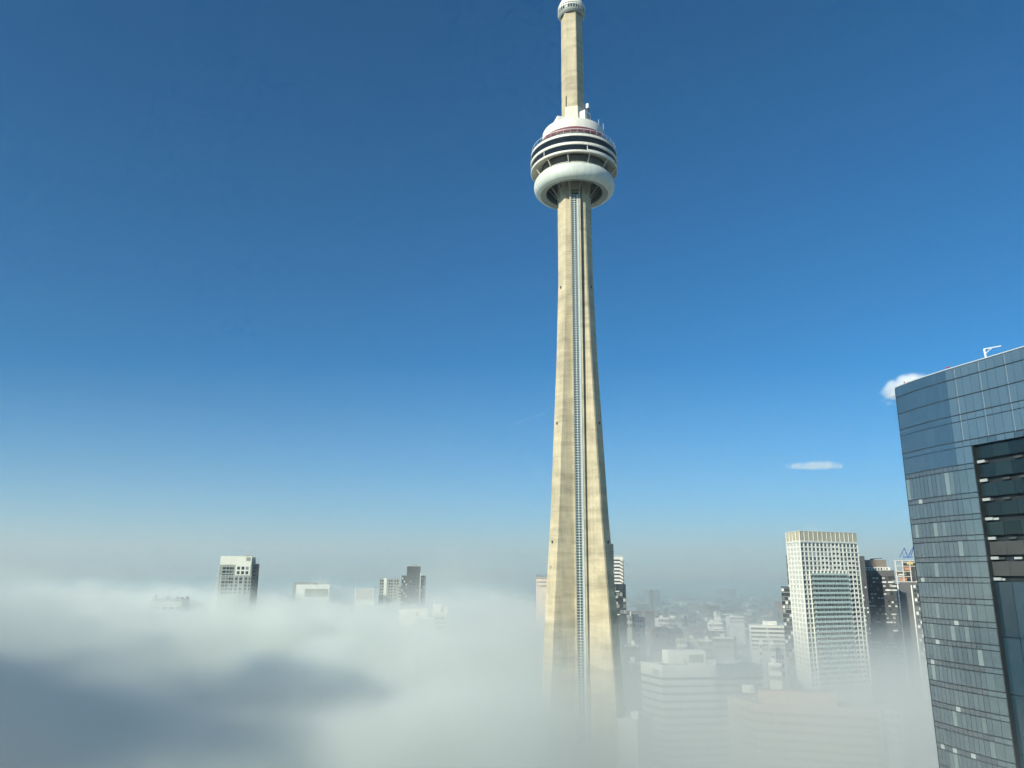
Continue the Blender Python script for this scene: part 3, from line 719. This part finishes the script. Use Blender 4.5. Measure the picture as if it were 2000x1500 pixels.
    for px, tip, lab in ((1781, (1757, 1089, 1766, 1070, 1773, 1088), 'blue luffing crane on the unfinished tower, the one farther from the glass tower'), (1777, (1772, 1089, 1786, 1064, 1779, 1088), 'blue luffing crane on the unfinished tower, the one beside the glass tower')):
        a, t, b = at_y(tip[0], tip[1], 565), at_y(tip[2], tip[3], 566), at_y(tip[4], tip[5], 567)
        cr = empty('luffing_crane', (a.x, a.y, a.z)); tag(cr, lab, 'crane', 'blue cranes on the unfinished tower')
        for nm, q0, q1 in (('jib', a - a, t - a), ('back_mast', t - a, b - a)):
            c_, s_, R_ = bar(q0, q1, .45); piece(nm, BLUE, c_, s_, cr, None, R_.to_4x4())
        piece('machinery_deck', BLUE, ((b - a).x * .6, 0, .3), (3.2, 1.6, .9), cr)
        c_, s_, R_ = bar((t - a) * .55, (b - a) * .6, .16); piece('tie_rod', BLUE, c_, s_, cr, None, R_.to_4x4())
dark_cluster()

# ------------------------------------------------------------------ towers just right of the concrete tower
def mid_cluster():
    r, w, d, h = place_block('dark_glass_tower', 'dark blue-green glass slab half hidden behind the concrete tower', 'office tower', 1178, 1198, 1062, 640, 24, mat('dark_teal_cladding', (.05, .075, .085), .3, .15, .2))
    for f in range(16): piece('glass_band', WIN, (0, -d / 2 - .03, h - 3 - f * 3.8), (w - .4, .16, 2.4), r)
    r, w, d, h = place_block('chevron_tower', 'grey tower with slanted dark balcony stripes beside the concrete tower', 'apartment tower', 1198, 1217, 1088, 700, 18, PALE)
    for f in range(11):
        z = h - 2.6 - f * 3.05
        piece('balcony_stripe', DARKW, (-w * .2, -d / 2 - .3, z), (w * .6, .7, .95), r)
        c_, s_, R_ = bar((w * .08, -d / 2 - .3, z), (w * .44, -d / 2 - .3, z - 1.9), .95, .7); piece('slanted_stripe', DARKW, c_, s_, r, None, R_.to_4x4())
    piece('edge_fin', DARKW, (w / 2 - .2, -d / 2 - .3, h / 2 - 2), (.5, .7, h), r); piece('roof_screen', GREYP, (0, 0, h + .8), (w * .8, 8, 1.6), r)
    r, w, d, h = place_block('black_glass_block', 'square black glass block at the foot of the chevron tower', 'office building', 1190, 1222, 1141, 600, 20, mat('black_teal_cladding', (.03, .045, .05), .35, .2, .2))
    for f, x0, x1, m in ((1, .1, .6, PALE), (2, .25, .5, GREYP), (3, .25, .5, GREYP), (5, .1, .6, PALE)):
        piece('light_strip', m, (-w / 2 + w * (x0 + x1) / 2, -d / 2 - .04, h - 1 - f * 4.2), (w * (x1 - x0), .16, .7 if m is PALE else 1.6), r)
    for f in range(8):
        for c in range(5): piece('window', WIN, (-w / 2 + w * (c + .5) / 5, -d / 2 - .03, h - 3.2 - f * 4.2), (w / 5 - .4, .1, 2.6), r)
    S = [  # pale and grey mid-distance blocks: label, x0, x1, ytop, Y, depth, wall, floors, cols, rz
        ('long grey-roofed hall right of the black glass block', 1204, 1240, 1203, 640, 30, GREYP, 2, 6, 0),
        ('small cream block beyond the long grey-roofed hall', 1239, 1259, 1207, 720, 16, PALE, 2, 4, 0),
        ('low white-trimmed shed left of the small tower crane', 1282, 1302, 1208, 900, 20, PALE, 2, 4, .2),
        ('long slanting roof beside the small tower crane', 1297, 1336, 1209, 980, 40, GREYP, 2, 6, .25),
        ('bright white twin-roofed block right of the small tower crane', 1383, 1409, 1217, 880, 22, WHITEC, 3, 5, .1),
        ('dark glass block below the bright white twin-roofed block', 1382, 1413, 1232, 820, 20, CHAR, 3, 5, .1),
        ('cream double block behind the striped office penthouse', 1317, 1338, 1248, 640, 16, PALE, 3, 4, .2),
        ('wide cream block behind the striped office penthouse', 1339, 1362, 1250, 650, 16, PALE, 3, 4, .2),
        ('grey block with white cornice behind the striped office', 1364, 1388, 1251, 640, 14, GREYP, 3, 4, .1),
        ('long grey warehouse left of the white banded block', 1394, 1436, 1246, 700, 24, GREYP, 2, 7, -.1),
        ('slim white slab standing in the fog below the white banded block', 1482, 1488, 1256, 600, 20, WHITEC, 3, 1, 0),
        ('pale square block left of the gridded dark tower', 1503, 1517, 1262, 560, 12, PALE, 3, 3, 0),
        ('white square block at the foot of the gridded dark tower', 1515, 1531, 1276, 520, 12, WHITEC, 3, 3, 0),
        ('grey block with tall slots under the slim white slab', 1499, 1523, 1298, 480, 14, PALE, 2, 6, .1),
        ('low brick block in front of the long slanting roof', 1270, 1300, 1226, 760, 22, mat('brick_wall', (.22, .14, .11), .85, .15, .3), 2, 6, .15),
        ('grey apartment block right of the low brick block', 1302, 1332, 1230, 760, 20, GREENC, 4, 6, .15),
        ('low pale terrace behind the slim dark glass slab', 1224, 1250, 1224, 720, 20, GREENC, 3, 5, 0),
        ('grey flat-roofed block close beside the concrete tower', 1216, 1246, 1262, 560, 18, CHAR, 4, 5, .1),
        ('dim dark block in the fog left of the striped office', 1226, 1262, 1296, 520, 18, CHAR, 3, 5, .1),
        ('low pale row far beyond the white banded block', 1420, 1450, 1205, 1300, 30, PALE, 2, 6, .2),
        ('white cube far below the haze right of the tower crane', 1396, 1404, 1196, 1700, 30, WHITEC, 2, 2, .2),
    ]
    for lab, x0, x1, yt, Y, dp, m, nf, nc, rz in S:
        r, w, d, h = place_block('low_building', lab, 'building', x0, x1, yt, Y, dp, m, rz)
        piece('parapet', WHITEC if 'white' in lab or 'bright' in lab else GREYP, (0, -d / 2 - .12, h + .3), (w + .5, .5, 1.0), r)
        rnd = random.Random(hash(lab) % 1000 if False else len(lab) * 7 + x0)
        piece('roof_unit', PALE, (w * rnd.uniform(-.25, .25), rnd.uniform(-2, 3), h + 1.4), (max(2.5, w * .22), 4, 2.8), r)
        fhh = max(3.4, min(5, h / (nf + 1)))
        for f in range(nf):
            for c in range(nc): piece('window', WIN, (-w / 2 + w * (c + .5) / nc, -d / 2 - .03, h - 2.4 - f * fhh), (w / nc * .62, .12, fhh * .5), r)
    # white banded office
    r, w, d, h = place_block('banded_office_building', 'white office block with thin dark window bands left of the gridded dark tower', 'office building', 1462, 1531, 1222, 700, 26, WHITEC, .05)
    for f in range(6):
        for sx in (-1, 1): piece('window_band', WIN, (sx * w * .245, -d / 2 - .05, h - 2.6 - f * 3.4), (w * .45, .25, 1.45), r)
    piece('penthouse', WHITEC, (w * .1, 0, h + 1.6), (w * .4, 9, 3.6), r)
    # small tower crane
    b, t = at_y(1340, 1240, 720), at_y(1340.5, 1203, 720); cr = empty('tower_crane', (b.x, b.y, 0)); tag(cr, 'small white tower crane standing among the low roofs', 'crane')
    H = t.z
    rows = [((x, y, H / 2), (.35, .35, H)) for x in (-.8, .8) for y in (-.8, .8)]
    for i in range(int(H / 2.4)): rows.append(bar((-.8, -.8, i * 2.4), (.8, -.8, i * 2.4 + 2.4), .22))
    boxes('mast', STEEL, rows, cr)
    j = at_y(1354, 1216, 720) - Vector((b.x, b.y, 0))
    for nm, q0, q1, ww in (('jib', (0, 0, H - 3), (j.x, 0, j.z), .7), ('counter_jib', (0, 0, H - 3), (-5, 0, H - 2), .8), ('tie', (0, 0, H), (j.x * .7, 0, H - 3 + (j.z - H + 3) * .7), .25)):
        c_, s_, R_ = bar(q0, q1, ww); piece(nm, STEEL, c_, s_, cr, None, R_.to_4x4())
    piece('cab', STEEL, (.9, -.6, H - 4.5), (1.4, 1.4, 1.8), cr)
mid_cluster()

# ------------------------------------------------------------------ roofs poking out of the fog on the left
def left_cluster():
    r, w, d, h = place_block('cream_apartment_tower', 'cream-white apartment tower with a bare top storey, standing out of the fog bank', 'apartment tower', 430, 493, 1103, 730, 18, GREENC)
    CREAM = mat('cream_render', (.82, .80, .68), .6, .04, .2)
    piece('top_storey', CREAM, (-.4, 0, h + 3.9), (w - .8, 16, 7.8), r)
    piece('upper_vent', GREYP, (w * .36, -8.05, h + 5.2), (w * .13, .2, 3.2), r); piece('roof_rail', GREYP, (w * .36, -5, h + 8.3), (w * .24, .2, .9), r)
    piece('white_bay', CREAM, (w * .22, -d / 2 - .2, h - 4.6), (w * .47, .5, 9.2), r)
    for f in range(2):
        for c in range(3): piece('window', WIN, (w * .08 + c * w * .135, -d / 2 - .48, h - 3.0 - f * 4.1), (w * .085, .12, 2.7), r)
    for f in range(8):
        z = h - 3.2 - f * 3.1
        for c, (x, ww) in enumerate(((-.36, .10), (-.25, .08), (-.16, .06), (-.09, .05))): piece('window', WIN, (w * x, -d / 2 - .03, z), (w * ww, .14, 2.0), r)
        if f > 2:
            for x, ww in ((.02, .11), (.17, .10), (.34, .06), (.45, .05)): piece('window', WIN, (w * x, -d / 2 - .03, z), (w * ww, .14, 2.0), r)
        piece('balcony', PALE, (-w / 2 - 1.1, -d / 2 + 2.0, z - .9), (2.4, 4.6, 1.2), r)
    for x in (-.44, -.01, .12, .26): piece('pilaster', PALE, (w * x, -d / 2 - .15, h / 2 - 5), (.6, .4, h - 10), r)
    piece('parapet_line', PALE, (0, -d / 2 - .2, h - 9.8), (w + .6, .5, .5), r)
    piece('grey_wing', CHAR, (w / 2 + 2.4, 4, h / 2 + .0), (4.8, 16, h), r); piece('grey_wing_top', GREYP, (w / 2 + 1.2, 4, h + 3.6), (3.6, 12, 7.0), r)
    for f in range(7): piece('window', WIN, (w / 2 + 2.4, -4.03, h - 3 - f * 3.1), (2.6, .1, 1.8), r)
    r, w, d, h = place_block('charcoal_back_tower', 'charcoal tower close behind the right side of the cream apartment tower', 'apartment tower', 494, 507, 1101, 765, 18, CHAR)
    for f in range(9):
        for c in range(2): piece('window', WIN, (-w * .2 + c * w * .4, -d / 2 - .03, h - 3 - f * 3.1), (1.7, .14, 1.8), r)
    for x in (-.3, -.1, .25): piece('antenna', DSTEEL, (w * x, 0, h + 1.2), (.2, .2, 2.6), r)
    r, w, d, h = place_block('white_roof_block', 'flat white roof edge just breaking the fog between the two groups of towers', 'building', 579, 644, 1142, 900, 24, WHITEC)
    piece('roof_unit', GREYP, (w * .08, -d / 2 + 2, h + .9), (3, 3, 1.6), r); piece('facade_panel', GREENC, (w * .12, -d / 2 - .05, h - 9), (w * .7, .2, 9), r)  # grey-green panel over part of the white front
    r, w, d, h = place_block('grey_roof_screen', 'thin grey rooftop screen behind the flat white roof edge', 'building', 573, 631, 1137, 940, 16, GREYP)
    for c in range(14): piece('screen_post', PALE, (-w / 2 + w * (c + .5) / 14, -d / 2 - .1, h - 2.2), (.5, .3, 3.2), r)
    r, w, d, h = place_block('drowned_pale_block', 'pale block drowned in fog at the far left, only its roof showing', 'building', 289, 355, 1177, 720, 24, WHITEC)
    for c in range(5): piece('window', WIN, (-w / 2 + w * (c + .5) / 5, -d / 2 - .03, h - 5), (w / 5 * .6, .14, 2.4), r)
    r, w, d, h = place_block('rooftop_plant_block', 'grey roof plant and masts behind the drowned pale block', 'building', 299, 371, 1170, 745, 20, GREENC)
    for x, hh in ((-.42, 4), (-.1, 2.5), (.15, 2.2), (.3, 1.6), (.44, 2)): piece('roof_unit', CHAR, (w * x, -2, h + hh / 2), (1.2 if hh > 3 else 2.6, 1.2, hh), r)
    # dark stepped tower
    r, w, d, h = place_block('dark_stepped_tower', 'dark charcoal stepped tower rising from the fog left of the concrete tower', 'apartment tower', 795, 822, 1106, 800, 20, CHAR)
    piece('roof_plate', PALE, (-1, -1, h + .3), (w + 3, d * .8, .5), r)
    for x in (-.1, .05, .2): piece('roof_mast', DSTEEL, (w * x, -3, h + 1.2), (.7, .7, 1.4), r)
    piece('left_wing', CHAR, (-w / 2 - 2.0, 2, h / 2 - 4.6), (6.0, d, h - 9.2), r); piece('right_wing', CHAR, (w / 2 + 2.7, 2, h / 2 - 4.6), (5.2, d, h - 9.2), r)
    piece('white_fin', WHITEC, (w / 2 - .1, -d / 2 - .15, h / 2 - 3), (.6, .5, h - 6), r)
    for f in range(12):
        z = h - 12.0 - f * 2.9
        for c in range(3): piece('window', WIN if (f * 3 + c) % 4 else PALE, (-w / 2 - 3.9 + c * 1.9, -d / 2 + 1.95 if c < 2 else -d / 2 - .05, z), (1.2, .14, 1.5), r)
        for c in range(2): piece('window', PALE if (f + c) % 4 == 0 else WIN, (w / 2 + 1.7 + c * 2.1, -d / 2 + 1.95, z), (1.1, .14, 1.5), r)
        for c in range(3): piece('window', WIN, (-w * .2 + c * w * .25, -d / 2 - .03, z), (1.5, .14, 1.5), r)
    r, w, d, h = place_block('grey_slab_tower', 'pale grey slab tower with a white pier, left of the dark stepped tower', 'apartment tower', 741, 781, 1130, 850, 18, GREYP)
    piece('white_pier', WHITEC, (-w * .2, -d / 2 - .2, h / 2), (3.0, .6, h + .6), r)
    for f in range(7):
        for x in (-.42, -.32, .0, .12, .28, .4): piece('window', WIN, (w * x, -d / 2 - .03, h - 2.4 - f * 3.0), (1.6, .14, 1.7), r)
    r, w, d, h = place_block('ribbed_pale_block', 'pale ribbed block fading into fog left of the grey slab tower', 'building', 694, 732, 1150, 820, 18, PALE)
    for c in range(11): piece('rib', WHITEC, (-w / 2 + w * (c + .5) / 11, -d / 2 - .3, h - 5), (.6, .6, 10), r)
    r, w, d, h = place_block('low_grey_annex', 'low grey annex joining the grey slab tower and the dark stepped tower', 'building', 776, 790, 1142, 840, 14, GREENC)
    for f in range(4): piece('window', WIN, (0, -d / 2 - .03, h - 3 - f * 3), (w * .6, .14, 1.4), r)
    r, w, d, h = place_block('white_flat_block', 'long white flat-roofed block floating in fog below the dark stepped tower', 'building', 779, 836, 1190, 620, 22, WHITEC)
    piece('vent', GREYP, (w * .12, -d / 2 - .1, h - 3.6), (1.8, .2, 2.6), r); piece('lower_wing', PALE, (w * .35, -d / 2 - 3, h / 2 - 3.2), (w * .6, 6, h - 6.4), r)
    r, w, d, h = place_block('boxy_white_block', 'white block with two roof boxes beside the long white flat-roofed block', 'building', 845, 874, 1197, 600, 18, PALE)
    piece('roof_box', WHITEC, (-w * .2, -3, h + 2.6), (6.0, 6, 6.6), r); piece('roof_box', WHITEC, (w * .36, -3, h + 1.8), (3.4, 6, 3.8), r); piece('grey_roof_box', GREYP, (w * .1, 0, h + 1.2), (w * .3, 3, 2.4), r)  # two white boxes and a lower grey one on the roof
    for f in range(4):
        for c in range(5): piece('window', WIN, (-w * .3 + c * w * .17, -d / 2 - .03, h - 4 - f * 3.2), (1.3, .14, 1.6), r)
    RAW = MATS['raw_concrete']
    r, w, d, h = place_block('bare_frame_building', 'unfinished concrete frame with column stubs at the left edge of the concrete tower', 'building', 1047, 1070, 1128, 700, 16, RAW)
    for f in range(3): piece('floor_slab', RAW, (0, -d / 2 - .4, h - f * 3.3), (w + .8, 1.0, .5), r)
    for c in range(7): piece('column_stub', DSTEEL, (-w / 2 + w * (c + .5) / 7, -d / 2 + .5, h + 1.2), (.4, .4, 1.4 + 2.2 * (c in (0, 2, 6))), r)
left_cluster()

# ------------------------------------------------------------------ domed stadium roof in the fog, and unseen blocks added left of the camera to shade the fog
def stadium():
    m = mat('white_roof_membrane', (.78, .79, .76), .5, .05, .1)
    root = empty('domed_stadium', (-78, 335, 0)); tag(root, 'pale curved edge of a domed stadium roof showing through bright fog', 'stadium')
    prof = [(72 * math.cos(t), 8 + 64 * math.sin(t)) for t in [math.radians(q) for q in range(0, 91, 6)]]
    lathe('roof', [(72, 0)] + prof, m, root, 72, sharp=60)
    for i in range(24):
        a = 2 * math.pi * i / 24
        pts = [Vector((r * 1.004 * math.sin(a), -r * 1.004 * math.cos(a), z + .1)) for r, z in prof[:-3]]
        boxes('roof_rib', GREYP, [bar(p, q, .8, .5) for p, q in zip(pts[::3], pts[3::3])], root)
stadium()
def shade_block():  # added out-of-view blocks, sized and gapped to shape the shadow on the fog
    for k, (x, y, w, d, h, lab) in enumerate(((-114, -20, 136, 90, 145, 'lower unseen slab added to shade the fog, beyond the left edge, nearest the camera'), (-232, 184, 120, 34, 163, 'slim unseen block added to shade the fog, beyond the left edge, farthest from the camera'), (-234, 92, 120, 40, 160, 'middle unseen block added to shade the fog, beyond the left edge, between the other two'))):
        root = empty('added_shade_block', (x, y, 0)); tag(root, lab, 'office tower', 'added shade blocks beyond the left edge')
        piece('wall', CHAR, (0, 0, h / 2), (w, d, h), root)
        for f in range(int(h / 4.2)):
            piece('window_band', WIN, (0, d / 2 + .05, 4 + f * 4.0), (w - 2, .2, 2.4), root); piece('window_band', WIN, (w / 2 + .05, 0, 4 + f * 4.0), (.2, d - 2, 2.4), root)
shade_block()

def rebase(name, v):
    o = bpy.data.objects[name]; v = Vector(v); o.location = v
    for ch in o.children: ch.matrix_basis = Matrix.Translation(-v) @ ch.matrix_basis
rebase('glass_office_tower', (95, 140, 0)); rebase('condominium_tower', (203, 512, 0)); rebase('striped_office_building', (118, 512, 0)); rebase('tan_office_building', (150, 410, 0))

# ================================================================== air: fog bank, haze, clouds
class X:
    nt = None
    def __init__(s, v): s.v = v
    @staticmethod
    def op(o, *a):
        n = X.nt.nodes.new('ShaderNodeMath'); n.operation = o
        for i, q in enumerate(a):
            if isinstance(q, X): X.nt.links.new(q.v, n.inputs[i])
            else: n.inputs[i].default_value = q
        return X(n.outputs[0])
    def __add__(s, o): return X.op('ADD', s, o)
    __radd__ = __add__
    def __sub__(s, o): return X.op('SUBTRACT', s, o)
    def __rsub__(s, o): return X.op('SUBTRACT', o, s)
    def __mul__(s, o): return X.op('MULTIPLY', s, o)
    __rmul__ = __mul__
    def __truediv__(s, o): return X.op('DIVIDE', s, o)
def sstep(x, a, b):
    n = X.nt.nodes.new('ShaderNodeMapRange'); n.interpolation_type = 'SMOOTHSTEP'; X.nt.links.new(x.v, n.inputs[0]); n.inputs[1].default_value = a; n.inputs[2].default_value = b
    return X(n.outputs[0])
def vnoise(pos, scale, detail=2, s=(1, 1, 1), off=0.0):
    m = X.nt.nodes.new('ShaderNodeVectorMath'); m.operation = 'MULTIPLY_ADD'; X.nt.links.new(pos, m.inputs[0]); m.inputs[1].default_value = [scale * q for q in s]; m.inputs[2].default_value = (off, off * .7, off * 1.3)
    n = X.nt.nodes.new('ShaderNodeTexNoise'); n.inputs['Scale'].default_value = 1; n.inputs['Detail'].default_value = detail
    X.nt.links.new(m.outputs[0], n.inputs['Vector']); return X(n.outputs[0]) - .5
def vol_mat(name, col, density, aniso, attr):
    m = bpy.data.materials.new(name); m.use_nodes = True; n = m.node_tree; n.nodes.clear()
    pv = n.nodes.new('ShaderNodeVolumePrincipled'); o = n.nodes.new('ShaderNodeOutputMaterial'); n.links.new(pv.outputs[0], o.inputs['Volume'])
    pv.inputs['Color'].default_value = (*col, 1); pv.inputs['Density'].default_value = density; pv.inputs['Anisotropy'].default_value = aniso
    if not attr: pv.inputs['Density Attribute'].default_value = ''
    return m
def volume_obj(name, label, lo, hi, res, m, fn):
    ng = bpy.data.node_groups.new(name, 'GeometryNodeTree'); ng.interface.new_socket('Geometry', in_out='OUTPUT', socket_type='NodeSocketGeometry'); X.nt = ng
    out = ng.nodes.new('NodeGroupOutput'); vc = ng.nodes.new('GeometryNodeVolumeCube'); sm = ng.nodes.new('GeometryNodeSetMaterial')
    pos = ng.nodes.new('GeometryNodeInputPosition'); sep = ng.nodes.new('ShaderNodeSeparateXYZ'); ng.links.new(pos.outputs[0], sep.inputs[0])
    d = fn(pos.outputs[0], *[X(o) for o in sep.outputs])
    ng.links.new(d.v, vc.inputs['Density']); vc.inputs['Min'].default_value = lo; vc.inputs['Max'].default_value = hi
    for k, r in zip('XYZ', res): vc.inputs['Resolution ' + k].default_value = r
    sm.inputs['Material'].default_value = m; ng.links.new(vc.outputs[0], sm.inputs[0]); ng.links.new(sm.outputs[0], out.inputs[0])
    me = bpy.data.meshes.new(name); me.materials.append(m); o = link(bpy.data.objects.new(name, me)); o.modifiers.new(name, 'NODES').node_group = ng
    tag(o, label, 'fog' if 'fog' in name else 'cloud', kind='stuff'); return o
def fog_density(p, x, y, z):
    az = x / (y + 1.0)
    roll = vnoise(p, .0045, 2, (1, 1, 0)) * 32 + vnoise(p, .015, 3, (1, 1, .7), 5.0) * 40 + vnoise(p, .042, 3, (1, 1, 1), 61.0) * 22
    edge = az + vnoise(p, .006, 2, (1, 1, .4), 23.0) * .16
    leftm = 1 - sstep(edge, -.14, .10)                        # the bank lies left of the tower
    farm = sstep(y, 420, 760)
    near = sstep(y, 50, 150)
    veil = sstep(0.0 - az, .30, .75) * (1 - farm)             # near the left the bank stands higher and thinner
    hump = sstep(az, -.16, -.06) * (1 - sstep(az, .0, .10)) * sstep(y, 190, 300) * (1 - farm)
    htop = 78 + leftm * (16 - farm * 14) + roll + veil * 17 + hump * 12
    body = sstep(htop - z, -24, 30)
    far = 1 - sstep(y, 560, 860)
    dens = leftm * .0070 * (1 - sstep(y, 1000, 1500)) + (1 - leftm) * (.0072 * far + .0045 * (1 - sstep(y, 360, 470)))
    wisp = 1 + vnoise(p, .026, 3, (1, 1, 1.6), 11.0) * 2.8
    soft = X.op('MAXIMUM', body * near * dens * wisp - .0002, 0.0)
    # billowing, denser cores that catch the sun
    hc = 84 + roll * .5
    puff = (hc - z) / 26.0 + vnoise(p, .0105, 3, (1, 1, 1.4), 31.0) * 4.6 + vnoise(p, .034, 3, (1, 1, 1.2), 41.0) * 2.2
    core = sstep(puff, .2, .75) * leftm * near * sstep(y, 70, 170) * (1 - sstep(y, 800, 1200)) * .055
    thin = (1 - sstep(z, 30, 112)) * sstep(y, 380, 520) * .0007
    return soft + core + thin
volume_obj('fog_bank', 'thick pale fog bank lying over the city below', (-1120, 40, -1), (660, 1420, 140), (260, 200, 47), vol_mat('fog_volume', (.955, .988, .945), 1.0, .1, True), fog_density)
def ground_mist():
    for k, (y0, top, dens) in enumerate(((700, 104, .00042), (1900, 180, .00013), (1500, 548, .00014))):
        o = mesh_obj('ground_mist', [Vector((v[0] * 18000, (y0 + 13000) / 2 + v[1] * (13000 - y0) + k * 30, (top - .9) / 2 + v[2] * (top + .9))) for v in CV], CF, vol_mat('mist_volume', ((.70, .86, .86), (.72, .86, .86), (.92, .92, .86))[k], dens, .1, False))
        tag(o, ('low mist lying over the far city', 'thinner mist above the low mist at the horizon', 'thinnest mist fading upwards into the sky at the horizon')[k], 'mist', kind='stuff')
ground_mist()

def haze():
    m = vol_mat('haze_volume', (.72, .93, 1.0), .00006, 0.1, False)
    o = piece('haze', m, (0, 0, 278), (27600, 27600, 560)); o.data = o.data.copy(); o.data.transform(Matrix.Diagonal((27600, 27600, 560, 1))); o.matrix_local = Matrix.Translation((0, 0, 278))
    tag(o, 'thin even haze over the city', 'haze', kind='stuff')
haze()

def clouds():
    # small fair-weather clouds far beyond the haze
    def cloud(label, px0, px1, py0, py1, Y, off, dens, flat):
        a, b = at_y(px0, py1, Y), at_y(px1, py0, Y); w, h = b.x - a.x, b.z - a.z; c = (a + b) / 2
        def fn(p, x, y, z):
            u, v, t = (x - c.x) / (w * .5), (y - Y) / (h * 1.2), (z - c.z) / (h * .5)
            bill = vnoise(p, 3.2 / h, 5, (1, 1, 1), off) * 2.6 + vnoise(p, .9 / h, 3, (1, 1, .4), off + 3) * 2.8
            r = 1 - u * u - v * v - t * t * X.op('GREATER_THAN', t, -.35) - t * t * 3 * X.op('LESS_THAN', t, -.35)
            return sstep(r + bill - flat, .0, .55) * dens * sstep(r, 0.0, .25)
        o = volume_obj('small_cloud', label, (a.x, Y - h * 1.2, a.z), (b.x, Y + h * 1.2, b.z), (72, 24, 26), vol_mat('cloud_volume', (1, 1, 1), 1.0, -.35, True), fn)
        o['group'] = 'small clouds in the sky'
    cloud('small flat cloud floating above the white condominium tower', 1526, 1660, 899, 923, 19000, 1.0, .0022, .3)
    cloud('white puffy cloud peeking out behind the corner of the glass tower roof', 1730, 1812, 732, 800, 19500, 2.0, .0035, .35)
    a, b = at_y(1000, 829, 20000), at_y(1066, 806, 20000)
    o = boxes('contrail', vol_mat('contrail_volume', (1, 1, 1), .0009, .2, False), [bar(a, b, 60)]); tag(o, 'short thin contrail left of the concrete tower', 'contrail')
clouds()
